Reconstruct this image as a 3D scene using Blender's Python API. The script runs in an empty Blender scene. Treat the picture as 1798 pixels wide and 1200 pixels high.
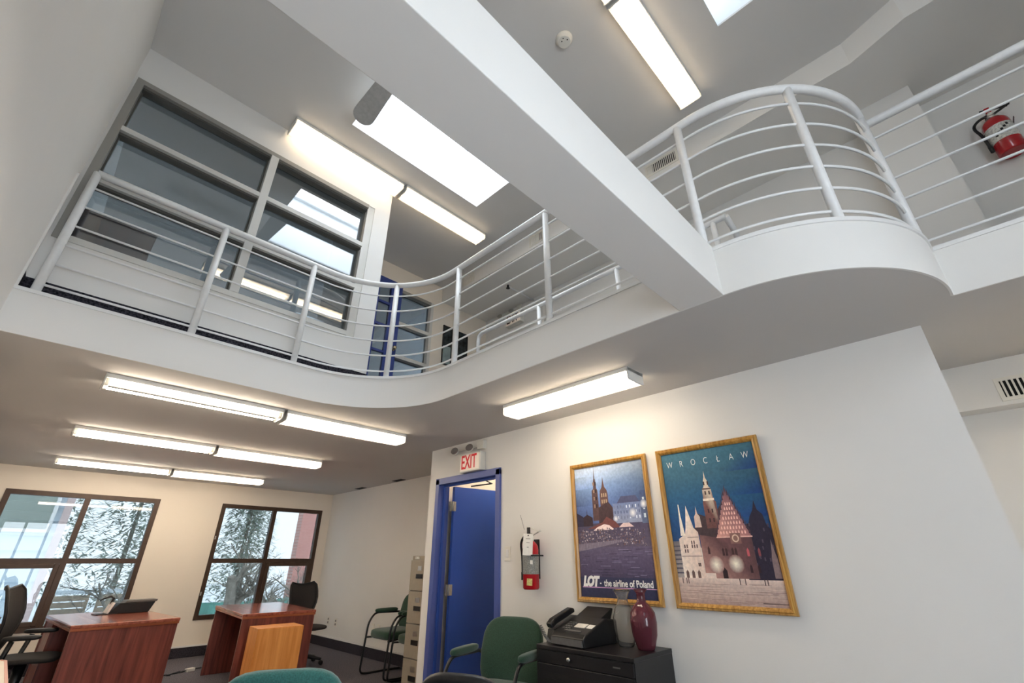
import bpy, math, random
from mathutils import Vector, Matrix
random.seed(7)
PI = math.pi
SC = bpy.context.scene
COL = SC.collection

# ------------------------------------------------------------------ camera, sky, exposure
ZC = 1.27
cam_d = bpy.data.cameras.new('camera')
cam_d.sensor_width = 36.0
cam_d.lens = 36.0 * 794.9 / 1798.0
cam_d.clip_start = 0.02
cam_d.clip_end = 300
cam = bpy.data.objects.new('camera', cam_d)
COL.objects.link(cam)
yaw, pitch, roll = (math.radians(a) for a in (44.647, 25.874, -0.171))
fw = Vector((math.cos(pitch) * math.cos(yaw), math.cos(pitch) * math.sin(yaw), math.sin(pitch)))
rt = Vector((math.sin(yaw), -math.cos(yaw), 0))
up = rt.cross(fw)
rt = rt * math.cos(roll) + up * math.sin(roll)
up = rt.cross(fw)
M = Matrix((rt, up, -fw)).transposed().to_4x4()
M.translation = (0, 0, ZC)
cam.matrix_world = M
SC.camera = cam

SKY_STRENGTH = 6.2
LAMP = 19.2
w = bpy.data.worlds.new('overcast_sky')
SC.world = w
w.use_nodes = True
bg = w.node_tree.nodes['Background']
bg.inputs[0].default_value = (0.84, 0.92, 1.0, 1)
bg.inputs[1].default_value = SKY_STRENGTH
vs = SC.view_settings
vs.view_transform = 'Standard'
vs.look = 'None'
vs.exposure = 0.95
vs.gamma = 1.0
vs.use_curve_mapping = False
SC.cycles.max_bounces = 9
SC.cycles.diffuse_bounces = 6
SC.cycles.glossy_bounces = 3
SC.cycles.transmission_bounces = 8
SC.cycles.caustics_reflective = False
SC.cycles.caustics_refractive = False


def portal(name, loc, sx, sy, rot):
    d = bpy.data.lights.new(name, 'AREA')
    d.shape = 'RECTANGLE'
    d.size = sx
    d.size_y = sy
    d.cycles.is_portal = True
    o = bpy.data.objects.new(name, d)
    o.location = loc
    o.rotation_euler = rot
    COL.objects.link(o)


portal('skylight_portal', (1.84, 2.75, 6.30), 1.7, 1.6, (0, 0, 0))
portal('skylight_portal', (2.445, 0.095, 6.30), 0.5, 0.7, (0, 0, 0))
portal('window_portal', (0.575, 9.26, 1.33), 1.7, 1.72, (-PI / 2, 0, 0))
portal('window_portal', (3.15, 9.26, 1.33), 1.72, 1.72, (-PI / 2, 0, 0))
portal('window_portal', (0.4, -2.26, 1.235), 1.6, 2.37, (PI / 2, 0, 0))
portal('window_portal', (-0.5, -1.675, 4.05), 1.5, 0.75, (0, -PI / 2, 0))


# ------------------------------------------------------------------ materials
def lin(c):
    return tuple(((v / 255 / 12.92) if v <= 10.3 else ((v / 255 + 0.055) / 1.055) ** 2.4) for v in c)


MATS = {}


def pm(name, col, rough=0.5, metal=0.0, noise=None, bump=None, spec=0.5, emis=None, coat=0.0, trans=0.0, ior=1.45, sheen=0.0):
    """principled; noise=(scale, amount) varies the colour, bump=(scale, strength) gives fine relief"""
    m = bpy.data.materials.new(name)
    m.use_nodes = True
    nt = m.node_tree
    b = nt.nodes['Principled BSDF']
    c = lin(col)
    b.inputs['Base Color'].default_value = (*c, 1)
    b.inputs['Roughness'].default_value = rough
    b.inputs['Metallic'].default_value = metal
    b.inputs['Specular IOR Level'].default_value = spec
    b.inputs['Coat Weight'].default_value = coat
    b.inputs['Transmission Weight'].default_value = trans
    b.inputs['IOR'].default_value = ior
    if sheen:
        b.inputs['Sheen Weight'].default_value = sheen
    tc = nt.nodes.new('ShaderNodeTexCoord')
    if noise:
        n = nt.nodes.new('ShaderNodeTexNoise')
        n.inputs['Scale'].default_value = noise[0]
        n.inputs['Detail'].default_value = 4
        nt.links.new(tc.outputs['Object'], n.inputs['Vector'])
        r = nt.nodes.new('ShaderNodeValToRGB')
        a = noise[1]
        r.color_ramp.elements[0].color = (*[max(0, v * (1 - a)) for v in c], 1)
        r.color_ramp.elements[1].color = (*[min(1, v * (1 + a)) for v in c], 1)
        r.color_ramp.elements[0].position = 0.3
        r.color_ramp.elements[1].position = 0.7
        nt.links.new(n.outputs['Fac'], r.inputs['Fac'])
        nt.links.new(r.outputs['Color'], b.inputs['Base Color'])
    if bump:
        n2 = nt.nodes.new('ShaderNodeTexNoise')
        n2.inputs['Scale'].default_value = bump[0]
        n2.inputs['Detail'].default_value = 3
        nt.links.new(tc.outputs['Object'], n2.inputs['Vector'])
        bp = nt.nodes.new('ShaderNodeBump')
        bp.inputs['Strength'].default_value = bump[1]
        bp.inputs['Distance'].default_value = 0.002
        nt.links.new(n2.outputs['Fac'], bp.inputs['Height'])
        nt.links.new(bp.outputs['Normal'], b.inputs['Normal'])
    if emis:
        b.inputs['Emission Color'].default_value = (*lin(emis[0]), 1)
        b.inputs['Emission Strength'].default_value = emis[1]
    MATS[name] = m
    return m


def wood(name, c1, c2, axis, rough=0.3, scale=26.0):
    m = bpy.data.materials.new(name)
    m.use_nodes = True
    nt = m.node_tree
    b = nt.nodes['Principled BSDF']
    b.inputs['Roughness'].default_value = rough
    tc = nt.nodes.new('ShaderNodeTexCoord')
    mp = nt.nodes.new('ShaderNodeMapping')
    s = [1.0, 1.0, 1.0]
    s[axis] = 0.07
    mp.inputs['Scale'].default_value = s
    n = nt.nodes.new('ShaderNodeTexNoise')
    n.inputs['Scale'].default_value = scale
    n.inputs['Detail'].default_value = 6
    n.inputs['Distortion'].default_value = 0.6
    r = nt.nodes.new('ShaderNodeValToRGB')
    r.color_ramp.elements[0].position = 0.32
    r.color_ramp.elements[1].position = 0.68
    r.color_ramp.elements[0].color = (*lin(c1), 1)
    r.color_ramp.elements[1].color = (*lin(c2), 1)
    nt.links.new(tc.outputs['Object'], mp.inputs['Vector'])
    nt.links.new(mp.outputs['Vector'], n.inputs['Vector'])
    nt.links.new(n.outputs['Fac'], r.inputs['Fac'])
    nt.links.new(r.outputs['Color'], b.inputs['Base Color'])
    return m


def glass_pane(name, tint, base, gloss_col=(1, 1, 1)):
    m = bpy.data.materials.new(name)
    m.use_nodes = True
    nt = m.node_tree
    nt.nodes.remove(nt.nodes['Principled BSDF'])
    out = nt.nodes['Material Output']
    lw = nt.nodes.new('ShaderNodeLayerWeight')
    lw.inputs['Blend'].default_value = 0.5
    pw = nt.nodes.new('ShaderNodeMath')
    pw.operation = 'POWER'
    pw.inputs[1].default_value = 4.0
    ma = nt.nodes.new('ShaderNodeMath')
    ma.operation = 'MULTIPLY_ADD'
    ma.inputs[1].default_value = 0.92 - base
    ma.inputs[2].default_value = base
    tr = nt.nodes.new('ShaderNodeBsdfTransparent')
    tr.inputs[0].default_value = (*tint, 1)
    gl = nt.nodes.new('ShaderNodeBsdfGlossy')
    gl.inputs['Color'].default_value = (*gloss_col, 1)
    gl.inputs['Roughness'].default_value = 0.0
    mx = nt.nodes.new('ShaderNodeMixShader')
    nt.links.new(lw.outputs['Facing'], pw.inputs[0])
    nt.links.new(pw.outputs[0], ma.inputs[0])
    nt.links.new(ma.outputs[0], mx.inputs[0])
    nt.links.new(tr.outputs[0], mx.inputs[1])
    nt.links.new(gl.outputs[0], mx.inputs[2])
    nt.links.new(mx.outputs[0], out.inputs['Surface'])
    return m


def emit(name, col, strength):
    m = bpy.data.materials.new(name)
    m.use_nodes = True
    nt = m.node_tree
    nt.nodes.remove(nt.nodes['Principled BSDF'])
    e = nt.nodes.new('ShaderNodeEmission')
    e.inputs[0].default_value = (*col, 1)
    e.inputs[1].default_value = strength
    nt.links.new(e.outputs[0], nt.nodes['Material Output'].inputs['Surface'])
    return m


def lens_mat(name, clear):
    """prismatic acrylic: part clear, part milky scatter"""
    m = bpy.data.materials.new(name)
    m.use_nodes = True
    nt = m.node_tree
    nt.nodes.remove(nt.nodes['Principled BSDF'])
    tr = nt.nodes.new('ShaderNodeBsdfTransparent')
    tl = nt.nodes.new('ShaderNodeBsdfTranslucent')
    tl.inputs[0].default_value = (0.95, 0.92, 0.85, 1)
    mx = nt.nodes.new('ShaderNodeMixShader')
    mx.inputs[0].default_value = 1 - clear
    nt.links.new(tr.outputs[0], mx.inputs[1])
    nt.links.new(tl.outputs[0], mx.inputs[2])
    nt.links.new(mx.outputs[0], nt.nodes['Material Output'].inputs['Surface'])
    return m


def vcol_mat(name, rough=0.35):
    m = bpy.data.materials.new(name)
    m.use_nodes = True
    nt = m.node_tree
    b = nt.nodes['Principled BSDF']
    b.inputs['Roughness'].default_value = rough
    b.inputs['Specular IOR Level'].default_value = 0.25
    a = nt.nodes.new('ShaderNodeVertexColor')
    a.layer_name = 'Col'
    n = nt.nodes.new('ShaderNodeTexNoise')
    n.inputs['Scale'].default_value = 55
    n.inputs['Detail'].default_value = 6
    r = nt.nodes.new('ShaderNodeValToRGB')
    r.color_ramp.elements[0].color = (0.88, 0.88, 0.89, 1)
    r.color_ramp.elements[1].color = (1.1, 1.09, 1.08, 1)
    r.color_ramp.elements[0].position = 0.35
    r.color_ramp.elements[1].position = 0.65
    tc = nt.nodes.new('ShaderNodeTexCoord')
    nt.links.new(tc.outputs['Object'], n.inputs['Vector'])
    nt.links.new(n.outputs['Fac'], r.inputs['Fac'])
    mx = nt.nodes.new('ShaderNodeMix')
    mx.data_type = 'RGBA'
    mx.blend_type = 'MULTIPLY'
    mx.inputs[0].default_value = 1.0
    nt.links.new(a.outputs['Color'], mx.inputs[6])
    nt.links.new(r.outputs['Color'], mx.inputs[7])
    nt.links.new(mx.outputs[2], b.inputs['Base Color'])
    return m


def brick_mat(name):
    m = bpy.data.materials.new(name)
    m.use_nodes = True
    nt = m.node_tree
    b = nt.nodes['Principled BSDF']
    b.inputs['Roughness'].default_value = 0.9
    t = nt.nodes.new('ShaderNodeTexBrick')
    t.inputs['Color1'].default_value = (*lin((214, 150, 140)), 1)
    t.inputs['Color2'].default_value = (*lin((200, 132, 122)), 1)
    t.inputs['Mortar'].default_value = (*lin((222, 190, 182)), 1)
    t.inputs['Scale'].default_value = 4
    tc = nt.nodes.new('ShaderNodeTexCoord')
    mp = nt.nodes.new('ShaderNodeMapping')
    mp.inputs['Rotation'].default_value = (PI / 2, 0, 0)
    nt.links.new(tc.outputs['Object'], mp.inputs['Vector'])
    nt.links.new(mp.outputs['Vector'], t.inputs['Vector'])
    nt.links.new(t.outputs['Color'], b.inputs['Base Color'])
    return m


def carpet_mat(name, c1, c2, scale):
    m = bpy.data.materials.new(name)
    m.use_nodes = True
    nt = m.node_tree
    b = nt.nodes['Principled BSDF']
    b.inputs['Roughness'].default_value = 0.95
    b.inputs['Specular IOR Level'].default_value = 0.1
    tc = nt.nodes.new('ShaderNodeTexCoord')
    v = nt.nodes.new('ShaderNodeTexVoronoi')
    v.inputs['Scale'].default_value = scale
    n = nt.nodes.new('ShaderNodeTexNoise')
    n.inputs['Scale'].default_value = scale * 0.6
    nt.links.new(tc.outputs['Object'], v.inputs['Vector'])
    nt.links.new(tc.outputs['Object'], n.inputs['Vector'])
    r = nt.nodes.new('ShaderNodeValToRGB')
    r.color_ramp.elements[0].color = (*lin(c1), 1)
    r.color_ramp.elements[1].color = (*lin(c2), 1)
    r.color_ramp.elements[0].position = 0.35
    r.color_ramp.elements[1].position = 0.62
    nt.links.new(n.outputs['Fac'], r.inputs['Fac'])
    nt.links.new(r.outputs['Color'], b.inputs['Base Color'])
    bp = nt.nodes.new('ShaderNodeBump')
    bp.inputs['Strength'].default_value = 0.6
    bp.inputs['Distance'].default_value = 0.004
    nt.links.new(v.outputs['Distance'], bp.inputs['Height'])
    nt.links.new(bp.outputs['Normal'], b.inputs['Normal'])
    return m


WALL = pm('wall_paint', (227, 225, 221), 0.75, noise=(1.3, 0.02), bump=(60, 0.08), spec=0.25)
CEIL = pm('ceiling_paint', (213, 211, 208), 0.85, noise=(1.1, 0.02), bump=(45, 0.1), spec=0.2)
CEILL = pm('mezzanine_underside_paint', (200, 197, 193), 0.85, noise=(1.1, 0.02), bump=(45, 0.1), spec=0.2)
CREAM = pm('cream_wall_paint', (232, 223, 210), 0.75, noise=(1.3, 0.02), bump=(60, 0.08), spec=0.25)
TRIMW = pm('white_trim_paint', (228, 227, 225), 0.45, noise=(4, 0.02))
WELL = pm('skylight_well_paint', (240, 242, 243), 0.8, noise=(2, 0.01), spec=0.2)
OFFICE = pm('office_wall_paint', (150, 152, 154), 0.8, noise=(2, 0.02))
RAILW = pm('white_rail_enamel', (232, 232, 231), 0.32, noise=(30, 0.03), bump=(220, 0.12))
CARPET = carpet_mat('floor_carpet', (74, 71, 76), (118, 113, 118), 160)
CARPD = carpet_mat('mezzanine_carpet', (22, 22, 28), (64, 62, 70), 120)
BASEC = carpet_mat('carpet_base', (44, 42, 48), (66, 62, 68), 200)
BROWN = pm('bronze_window_frame', (70, 52, 40), 0.42, metal=0.2, noise=(14, 0.12))
GLASS = glass_pane('window_glass', (0.32, 0.335, 0.34), 0.045)
GLASSI = glass_pane('office_glass', (0.55, 0.60, 0.63), 0.23)
GLASSD = glass_pane('door_glass', (0.32, 0.36, 0.39), 0.16)
SKYG = glass_pane('skylight_glass', (0.97, 0.98, 0.99), 0.03)
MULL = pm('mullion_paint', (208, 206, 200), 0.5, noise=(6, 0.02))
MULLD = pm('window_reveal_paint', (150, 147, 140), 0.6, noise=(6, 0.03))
BLUE = pm('blue_door_paint', (44, 76, 156), 0.42, noise=(3, 0.06), bump=(90, 0.05))
BLUEF = pm('blue_frame_paint', (74, 90, 154), 0.35, noise=(3, 0.05))
BLUEU = pm('blue_glazed_door_paint', (50, 68, 136), 0.4, noise=(3, 0.04))
STEEL = pm('brushed_steel', (190, 188, 182), 0.35, metal=0.9, noise=(40, 0.08))
BRASS = pm('brass_knob_metal', (190, 178, 150), 0.25, metal=1.0, noise=(20, 0.05))
FIXW = pm('fixture_enamel', (222, 220, 214), 0.4, noise=(9, 0.02))
BALLAST = pm('ballast_grey', (46, 45, 43), 0.6, noise=(20, 0.05))
BEAD = pm('glazing_bead_taupe', (92, 90, 84), 0.5, noise=(20, 0.05))
TUBE = emit('fluorescent_tube', (1.0, 0.85, 0.68), LAMP)
TUBEU = emit('upper_fluorescent_tube', (1.0, 0.80, 0.58), LAMP * 0.33)  # upper tubes turned down to keep the wall beside them from burning out
LENS = lens_mat('prismatic_lens', 0.45)
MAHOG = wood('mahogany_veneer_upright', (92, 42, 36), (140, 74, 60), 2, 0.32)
MAHOGT = wood('mahogany_veneer_top', (128, 66, 52), (168, 98, 78), 1, 0.16)  # paler than the uprights: the whitish reflection on the tops is in the colour
MAHOGE = wood('mahogany_edge', (140, 72, 40), (176, 98, 58), 0, 0.3)
CHERRY = wood('light_cherry_veneer', (206, 128, 54), (232, 160, 86), 2, 0.4)
GREEN = pm('green_fabric', (38, 66, 50), 0.95, noise=(160, 0.3), bump=(300, 0.6), sheen=0.3)
TEAL = pm('teal_fabric', (52, 104, 98), 0.95, noise=(160, 0.25), bump=(300, 0.6), sheen=0.3)
GREYF = pm('grey_fabric', (120, 124, 130), 0.95, noise=(160, 0.25), bump=(300, 0.6))
BLACKP = pm('black_plastic', (26, 25, 25), 0.42, noise=(50, 0.2))
BLACKM = pm('black_mesh_fabric', (44, 40, 38), 0.8, noise=(240, 0.5), bump=(400, 0.8))
BLACKT = pm('black_steel_tube', (20, 20, 21), 0.3, noise=(30, 0.2))
BLACKC = pm('black_cabinet_enamel', (26, 25, 27), 0.35, noise=(60, 0.15), bump=(250, 0.15))
GREYP = pm('grey_plastic', (96, 94, 92), 0.5, noise=(50, 0.1))
TAUPE = pm('taupe_cabinet_enamel', (150, 140, 124), 0.45, noise=(40, 0.04), bump=(250, 0.1))
GOLD = wood('gilt_frame', (150, 104, 40), (206, 160, 84), 2, 0.32, 60)
RED = pm('extinguisher_red', (172, 20, 30), 0.22, noise=(8, 0.06), coat=0.4)
LABELM = pm('extinguisher_label', (206, 204, 196), 0.45, noise=(90, 0.35))
LABELG = pm('extinguisher_label_grey', (130, 130, 126), 0.45, noise=(120, 0.4))
PAPER = pm('paper_white', (232, 228, 220), 0.7, noise=(60, 0.04))
SIGNW = pm('sign_housing', (216, 214, 206), 0.45, noise=(20, 0.02))
SIGNF = pm('sign_face', (236, 226, 214), 0.4, noise=(20, 0.02), emis=((255, 226, 205), 0.08))
SIGNR = pm('sign_red', (190, 16, 30), 0.4, noise=(30, 0.2), emis=((220, 20, 30), 0.12))
SIGNK = pm('sign_dark', (40, 22, 22), 0.4, noise=(30, 0.1))
CHROME = pm('chrome_reflector', (206, 206, 204), 0.1, metal=1.0, noise=(30, 0.05))
PLATE = pm('wall_plate', (226, 222, 212), 0.4, noise=(20, 0.02))
DARK = pm('dark_void', (24, 22, 20), 0.8, noise=(20, 0.2))
FANB = pm('fan_blade_grey', (176, 175, 172), 0.55, noise=(30, 0.1))
PRINT = vcol_mat('poster_print')
INK = pm('white_ink', (238, 238, 236), 0.4, noise=(40, 0.03))
CLEAR = pm('clear_glass', (246, 246, 244), 0.05, trans=0.92, ior=1.3, noise=(5, 0.005))
PURPLE = pm('plum_glass', (126, 62, 74), 0.05, trans=0.5, ior=1.45, noise=(9, 0.12))
SNOW = pm('snow', (232, 238, 242), 0.9, noise=(0.7, 0.06), bump=(3, 0.6))
SIDING = pm('pale_blue_siding', (206, 220, 230), 0.6, noise=(2, 0.03))
BARK = pm('tree_bark', (142, 136, 126), 0.95, noise=(9, 0.3), bump=(20, 0.8))
NEEDLE = pm('evergreen_needles', (176, 184, 174), 0.9, noise=(2, 0.3))
FENCEW = pm('weathered_fence', (176, 160, 140), 0.85, noise=(6, 0.2))
TARP = pm('teal_tarp', (96, 150, 138), 0.6, noise=(3, 0.15))
BRICK = brick_mat('red_brick')
BEIGE = pm('beige_laminate', (222, 206, 186), 0.35, noise=(12, 0.03))
PINKE = pm('pink_edge', (206, 150, 130), 0.45, noise=(12, 0.03))
DUSTY = pm('dusty_pink_paint', (206, 184, 180), 0.6, noise=(6, 0.04))
PICTD = pm('dark_picture_print', (46, 52, 54), 0.2, noise=(16, 0.7))
PICTL = pm('pale_picture_print', (140, 158, 160), 0.2, noise=(10, 0.2))


# ------------------------------------------------------------------ mesh helpers
def link(o, parent=None):
    COL.objects.link(o)
    if parent is not None:
        o.parent = parent
    return o


def tag(o, label=None, cat=None, group=None, kind=None):
    if label:
        o['label'] = label
    if cat:
        o['category'] = cat
    if group:
        o['group'] = group
    if kind:
        o['kind'] = kind
    return o


def thing(name, label, cat, loc=(0, 0, 0), rz=0.0, group=None, kind=None):
    o = bpy.data.objects.new(name, None)
    o.empty_display_size = 0.1
    o.location = loc
    o.rotation_euler = (0, 0, rz)
    link(o)
    return tag(o, label, cat, group, kind)


def rootloc(p):
    v = Vector((0, 0, 0))
    while p is not None:
        v += Vector(p.location)
        p = p.parent
    return v


class MB:
    def __init__(s):
        s.v, s.f, s.sm = [], [], []

    def add(s, vs_, fs, smooth=False):
        n = len(s.v)
        s.v += [tuple(p) for p in vs_]
        for f in fs:
            s.f.append(tuple(i + n for i in f))
            s.sm.append(smooth)
        return s

    def box(s, x0, y0, z0, x1, y1, z1):
        x0, x1 = sorted((x0, x1))
        y0, y1 = sorted((y0, y1))
        z0, z1 = sorted((z0, z1))
        return s.add([(x0, y0, z0), (x1, y0, z0), (x1, y1, z0), (x0, y1, z0), (x0, y0, z1), (x1, y0, z1), (x1, y1, z1), (x0, y1, z1)],
                     [(3, 2, 1, 0), (4, 5, 6, 7), (0, 1, 5, 4), (1, 2, 6, 5), (2, 3, 7, 6), (3, 0, 4, 7)])

    def cbox(s, c, d, mat=None):
        """box by centre and size, optional 3x3 rotation"""
        pts = [(sx * d[0] / 2, sy * d[1] / 2, sz * d[2] / 2) for sz in (-1, 1) for sx, sy in ((-1, -1), (1, -1), (1, 1), (-1, 1))]
        if mat is not None:
            pts = [mat @ Vector(p) for p in pts]
        pts = [(p[0] + c[0], p[1] + c[1], p[2] + c[2]) for p in pts]
        return s.add(pts, [(3, 2, 1, 0), (4, 5, 6, 7), (0, 1, 5, 4), (1, 2, 6, 5), (2, 3, 7, 6), (3, 0, 4, 7)])

    def prism(s, pts, a0, a1, axis='z', smooth=False):
        """extrude a closed 2-D outline (counter-clockwise) along an axis"""
        def m(p, h):
            return {'z': (p[0], p[1], h), 'x': (h, p[0], p[1]), 'y': (p[0], h, p[1])}[axis]
        n = len(pts)
        vv = [m(p, a0) for p in pts] + [m(p, a1) for p in pts]
        fl = axis == 'y'
        ff = [tuple(range(n - 1, -1, -1)), tuple(range(n, 2 * n))]
        sd = [(i, (i + 1) % n, n + (i + 1) % n, n + i) for i in range(n)]
        if fl:
            ff = [f[::-1] for f in ff]
            sd = [f[::-1] for f in sd]
        s.add(vv, ff)
        k = len(s.v) - 2 * n
        for f in sd:
            s.f.append(tuple(i + k for i in f))
            s.sm.append(smooth)
        return s

    def tube(s, path, r, n=8, closed=False, caps=True):
        P = [Vector(p) for p in path]
        m = len(P)
        rs = r if isinstance(r, (list, tuple)) else [r] * m
        T = []
        for i in range(m):
            if closed:
                t = P[(i + 1) % m] - P[i - 1]
            else:
                t = P[min(i + 1, m - 1)] - P[max(i - 1, 0)]
            T.append(t.normalized())
        ref = Vector((0, 0, 1)) if abs(T[0].z) < 0.9 else Vector((1, 0, 0))
        nn = (ref - T[0] * ref.dot(T[0])).normalized()
        vv = []
        for i in range(m):
            nn = (nn - T[i] * nn.dot(T[i]))
            nn = nn.normalized() if nn.length > 1e-6 else T[i].orthogonal().normalized()
            bb = T[i].cross(nn)
            for k in range(n):
                a = 2 * PI * k / n
                vv.append(P[i] + (nn * math.cos(a) + bb * math.sin(a)) * rs[i])
        ff = []
        for i in range(m if closed else m - 1):
            j = (i + 1) % m
            for k in range(n):
                k2 = (k + 1) % n
                ff.append((i * n + k, i * n + k2, j * n + k2, j * n + k))
        s.add(vv, ff, True)
        if caps and not closed:
            b = len(s.v) - m * n
            s.f.append(tuple(b + k for k in range(n - 1, -1, -1)))
            s.sm.append(False)
            s.f.append(tuple(b + (m - 1) * n + k for k in range(n)))
            s.sm.append(False)
        return s

    def lathe(s, prof, c=(0, 0, 0), n=20, mat=None, smooth=True):
        """revolve (r, z) profile about z through c"""
        vv = []
        for r, z in prof:
            for k in range(n):
                a = 2 * PI * k / n
                p = Vector((r * math.cos(a), r * math.sin(a), z))
                if mat is not None:
                    p = mat @ p
                vv.append((p.x + c[0], p.y + c[1], p.z + c[2]))
        ff = []
        for i in range(len(prof) - 1):
            for k in range(n):
                k2 = (k + 1) % n
                ff.append((i * n + k, i * n + k2, (i + 1) * n + k2, (i + 1) * n + k))
        s.add(vv, ff, smooth)
        b = len(s.v) - len(vv)
        if prof[0][0] > 1e-4:
            s.f.append(tuple(b + k for k in range(n - 1, -1, -1)))
            s.sm.append(False)
        if prof[-1][0] > 1e-4:
            s.f.append(tuple(b + (len(prof) - 1) * n + k for k in range(n)))
            s.sm.append(False)
        return s

    def sbox(s, c, d, e=0.35, n=10, mat=None, bend=None):
        """soft cushion: superellipsoid; e small = boxy"""
        def sp(v, p):
            return math.copysign(abs(v) ** p, v)
        vv = []
        nu, nv = 2 * n, n
        for j in range(nv + 1):
            ph = -PI / 2 + PI * j / nv
            for i in range(nu):
                th = 2 * PI * i / nu
                p = Vector((d[0] / 2 * sp(math.cos(ph), e) * sp(math.cos(th), e), d[1] / 2 * sp(math.cos(ph), e) * sp(math.sin(th), e), d[2] / 2 * sp(math.sin(ph), e)))
                if bend:
                    p = bend(p)
                if mat is not None:
                    p = mat @ p
                vv.append((p.x + c[0], p.y + c[1], p.z + c[2]))
        ff = []
        for j in range(nv):
            for i in range(nu):
                i2 = (i + 1) % nu
                ff.append((j * nu + i, j * nu + i2, (j + 1) * nu + i2, (j + 1) * nu + i))
        return s.add(vv, ff, True)

    def build(s, name, mat, parent=None, world=False, bevel=0.0, loc=None):
        me = bpy.data.meshes.new(name)
        off = rootloc(parent) if (world and parent is not None) else Vector((0, 0, 0))
        if loc is not None:
            off = off * 0 + Vector(loc)
        me.from_pydata([(p[0] - off.x, p[1] - off.y, p[2] - off.z) for p in s.v], [], s.f)
        for p, sm in zip(me.polygons, s.sm):
            p.use_smooth = sm
        me.materials.append(mat)
        me.validate()
        me.update()
        o = bpy.data.objects.new(name, me)
        link(o, parent)
        if loc is not None:
            o.location = loc
        if bevel:
            b = o.modifiers.new('bevel', 'BEVEL')
            b.width = bevel
            b.segments = 2
            b.limit_method = 'ANGLE'
        return o


def copy_tree(o, parent=None):
    c = o.copy()
    COL.objects.link(c)
    c.parent = parent
    for ch in o.children:
        copy_tree(ch, c)
    return c


def text_obj(name, body, size, mat, parent, mw, depth=0.001, sx=1.0, shear=0.0, offset=0.0, spacing=1.0):
    """lettering as a mesh; mw = 4x4 placing local xy text plane"""
    cu = bpy.data.curves.new('lettering', 'FONT')
    cu.body = body
    cu.size = size
    cu.extrude = depth
    cu.align_x = 'CENTER'
    cu.align_y = 'CENTER'
    cu.shear = shear
    cu.offset = offset
    cu.space_character = spacing
    to = bpy.data.objects.new('lettering', cu)
    COL.objects.link(to)
    me = bpy.data.meshes.new_from_object(to)
    bpy.data.objects.remove(to)
    bpy.data.curves.remove(cu)
    S = Matrix.Diagonal((sx, 1, 1, 1))
    me.transform(mw @ S)
    me.materials.clear()
    me.materials.append(mat)
    me.name = name
    o = bpy.data.objects.new(name, me)
    link(o, parent)
    return o


def struct(name, mb, mat, label=None, parent=None, bevel=0.0):
    o = mb.build(name, mat, parent, bevel=bevel)
    tag(o, label, None, None, 'structure')
    return o


def arc(cx, cy, r, a0, a1, n):
    return [(cx + r * math.cos(math.radians(a0 + (a1 - a0) * i / n)), cy + r * math.sin(math.radians(a0 + (a1 - a0) * i / n))) for i in range(n + 1)]


# ------------------------------------------------------------------ main dimensions (metres)
XL = -0.455          # left wall
C1 = 2.45            # lower ceiling = underside of mezzanine and beam
FT = 2.715           # fascia top
LT = 2.735           # top of the lip on the fascia
C2 = 5.10            # upper ceiling
SOF = 4.85           # upper bulkhead underside
YB = 9.10            # window wall, ground floor
YW = 3.75            # upper window wall
YN = 4.97            # end wall of the mezzanine corridor
XP = 3.2             # poster wall
XS = 4.18            # side wall of the back office
XR = 4.42            # upper corridor wall
YE = -2.3            # wall behind the camera

# ------------------------------------------------------------------ floor and walls
struct('floor', MB().box(XL - 0.2, YE - 0.2, -0.12, 6.2, YB + 0.2, 0), CARPET, 'dark grey office carpet floor')

LARC = arc(1.3, 2.85, 0.8, 90, 0, 48)
RARC = arc(2.9, 0.6, 0.8, 180, 270, 56)
edge = [(XL, 3.65)] + LARC + [(2.1, 0.83), (2.1, 0.6)] + RARC[1:] + [(2.91, -0.21), (2.91, YE)]
slab = edge + [(6.1, YE), (6.1, YB), (XL, YB)]
m = MB()
n = len(slab)
ccw = slab[::-1]
# outline runs clockwise, so reverse for the prism
area = sum(slab[i][0] * slab[(i + 1) % n][1] - slab[(i + 1) % n][0] * slab[i][1] for i in range(n))
m.prism(slab if area > 0 else slab[::-1], C1, FT)
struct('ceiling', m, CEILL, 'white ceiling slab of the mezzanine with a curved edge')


def band(path, o0, o1, z0, z1):
    """strip that follows an open plan path, from offset o0 to o1 (positive = towards the void)"""
    mm = MB()
    pts = []
    N = len(path)
    for i, p in enumerate(path):
        a = path[max(i - 1, 0)]
        b = path[min(i + 1, N - 1)]
        if i and i < N - 1:
            d0 = Vector((p[0] - a[0], p[1] - a[1])).normalized()
            d1 = Vector((b[0] - p[0], b[1] - p[1])).normalized()
            t = (d0 + d1).normalized()
            k = 1 / max(0.5, t.dot(d0))
        else:
            t = Vector((b[0] - a[0], b[1] - a[1])).normalized()
            k = 1
        nrm = Vector((t.y, -t.x)) * k
        pts.append((p[0], p[1], nrm))
    vv = []
    for x, y, nn in pts:
        for o, z in ((o0, z0), (o1, z0), (o1, z1), (o0, z1)):
            vv.append((x + nn.x * o, y + nn.y * o, z))
    ff = []
    for i in range(N - 1):
        for k in range(4):
            k2 = (k + 1) % 4
            ff.append((i * 4 + k, (i + 1) * 4 + k, (i + 1) * 4 + k2, i * 4 + k2))
    ff.append((0, 1, 2, 3))
    ff.append(((N - 1) * 4 + 3, (N - 1) * 4 + 2, (N - 1) * 4 + 1, (N - 1) * 4))
    return mm.add(vv, ff)


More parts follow.
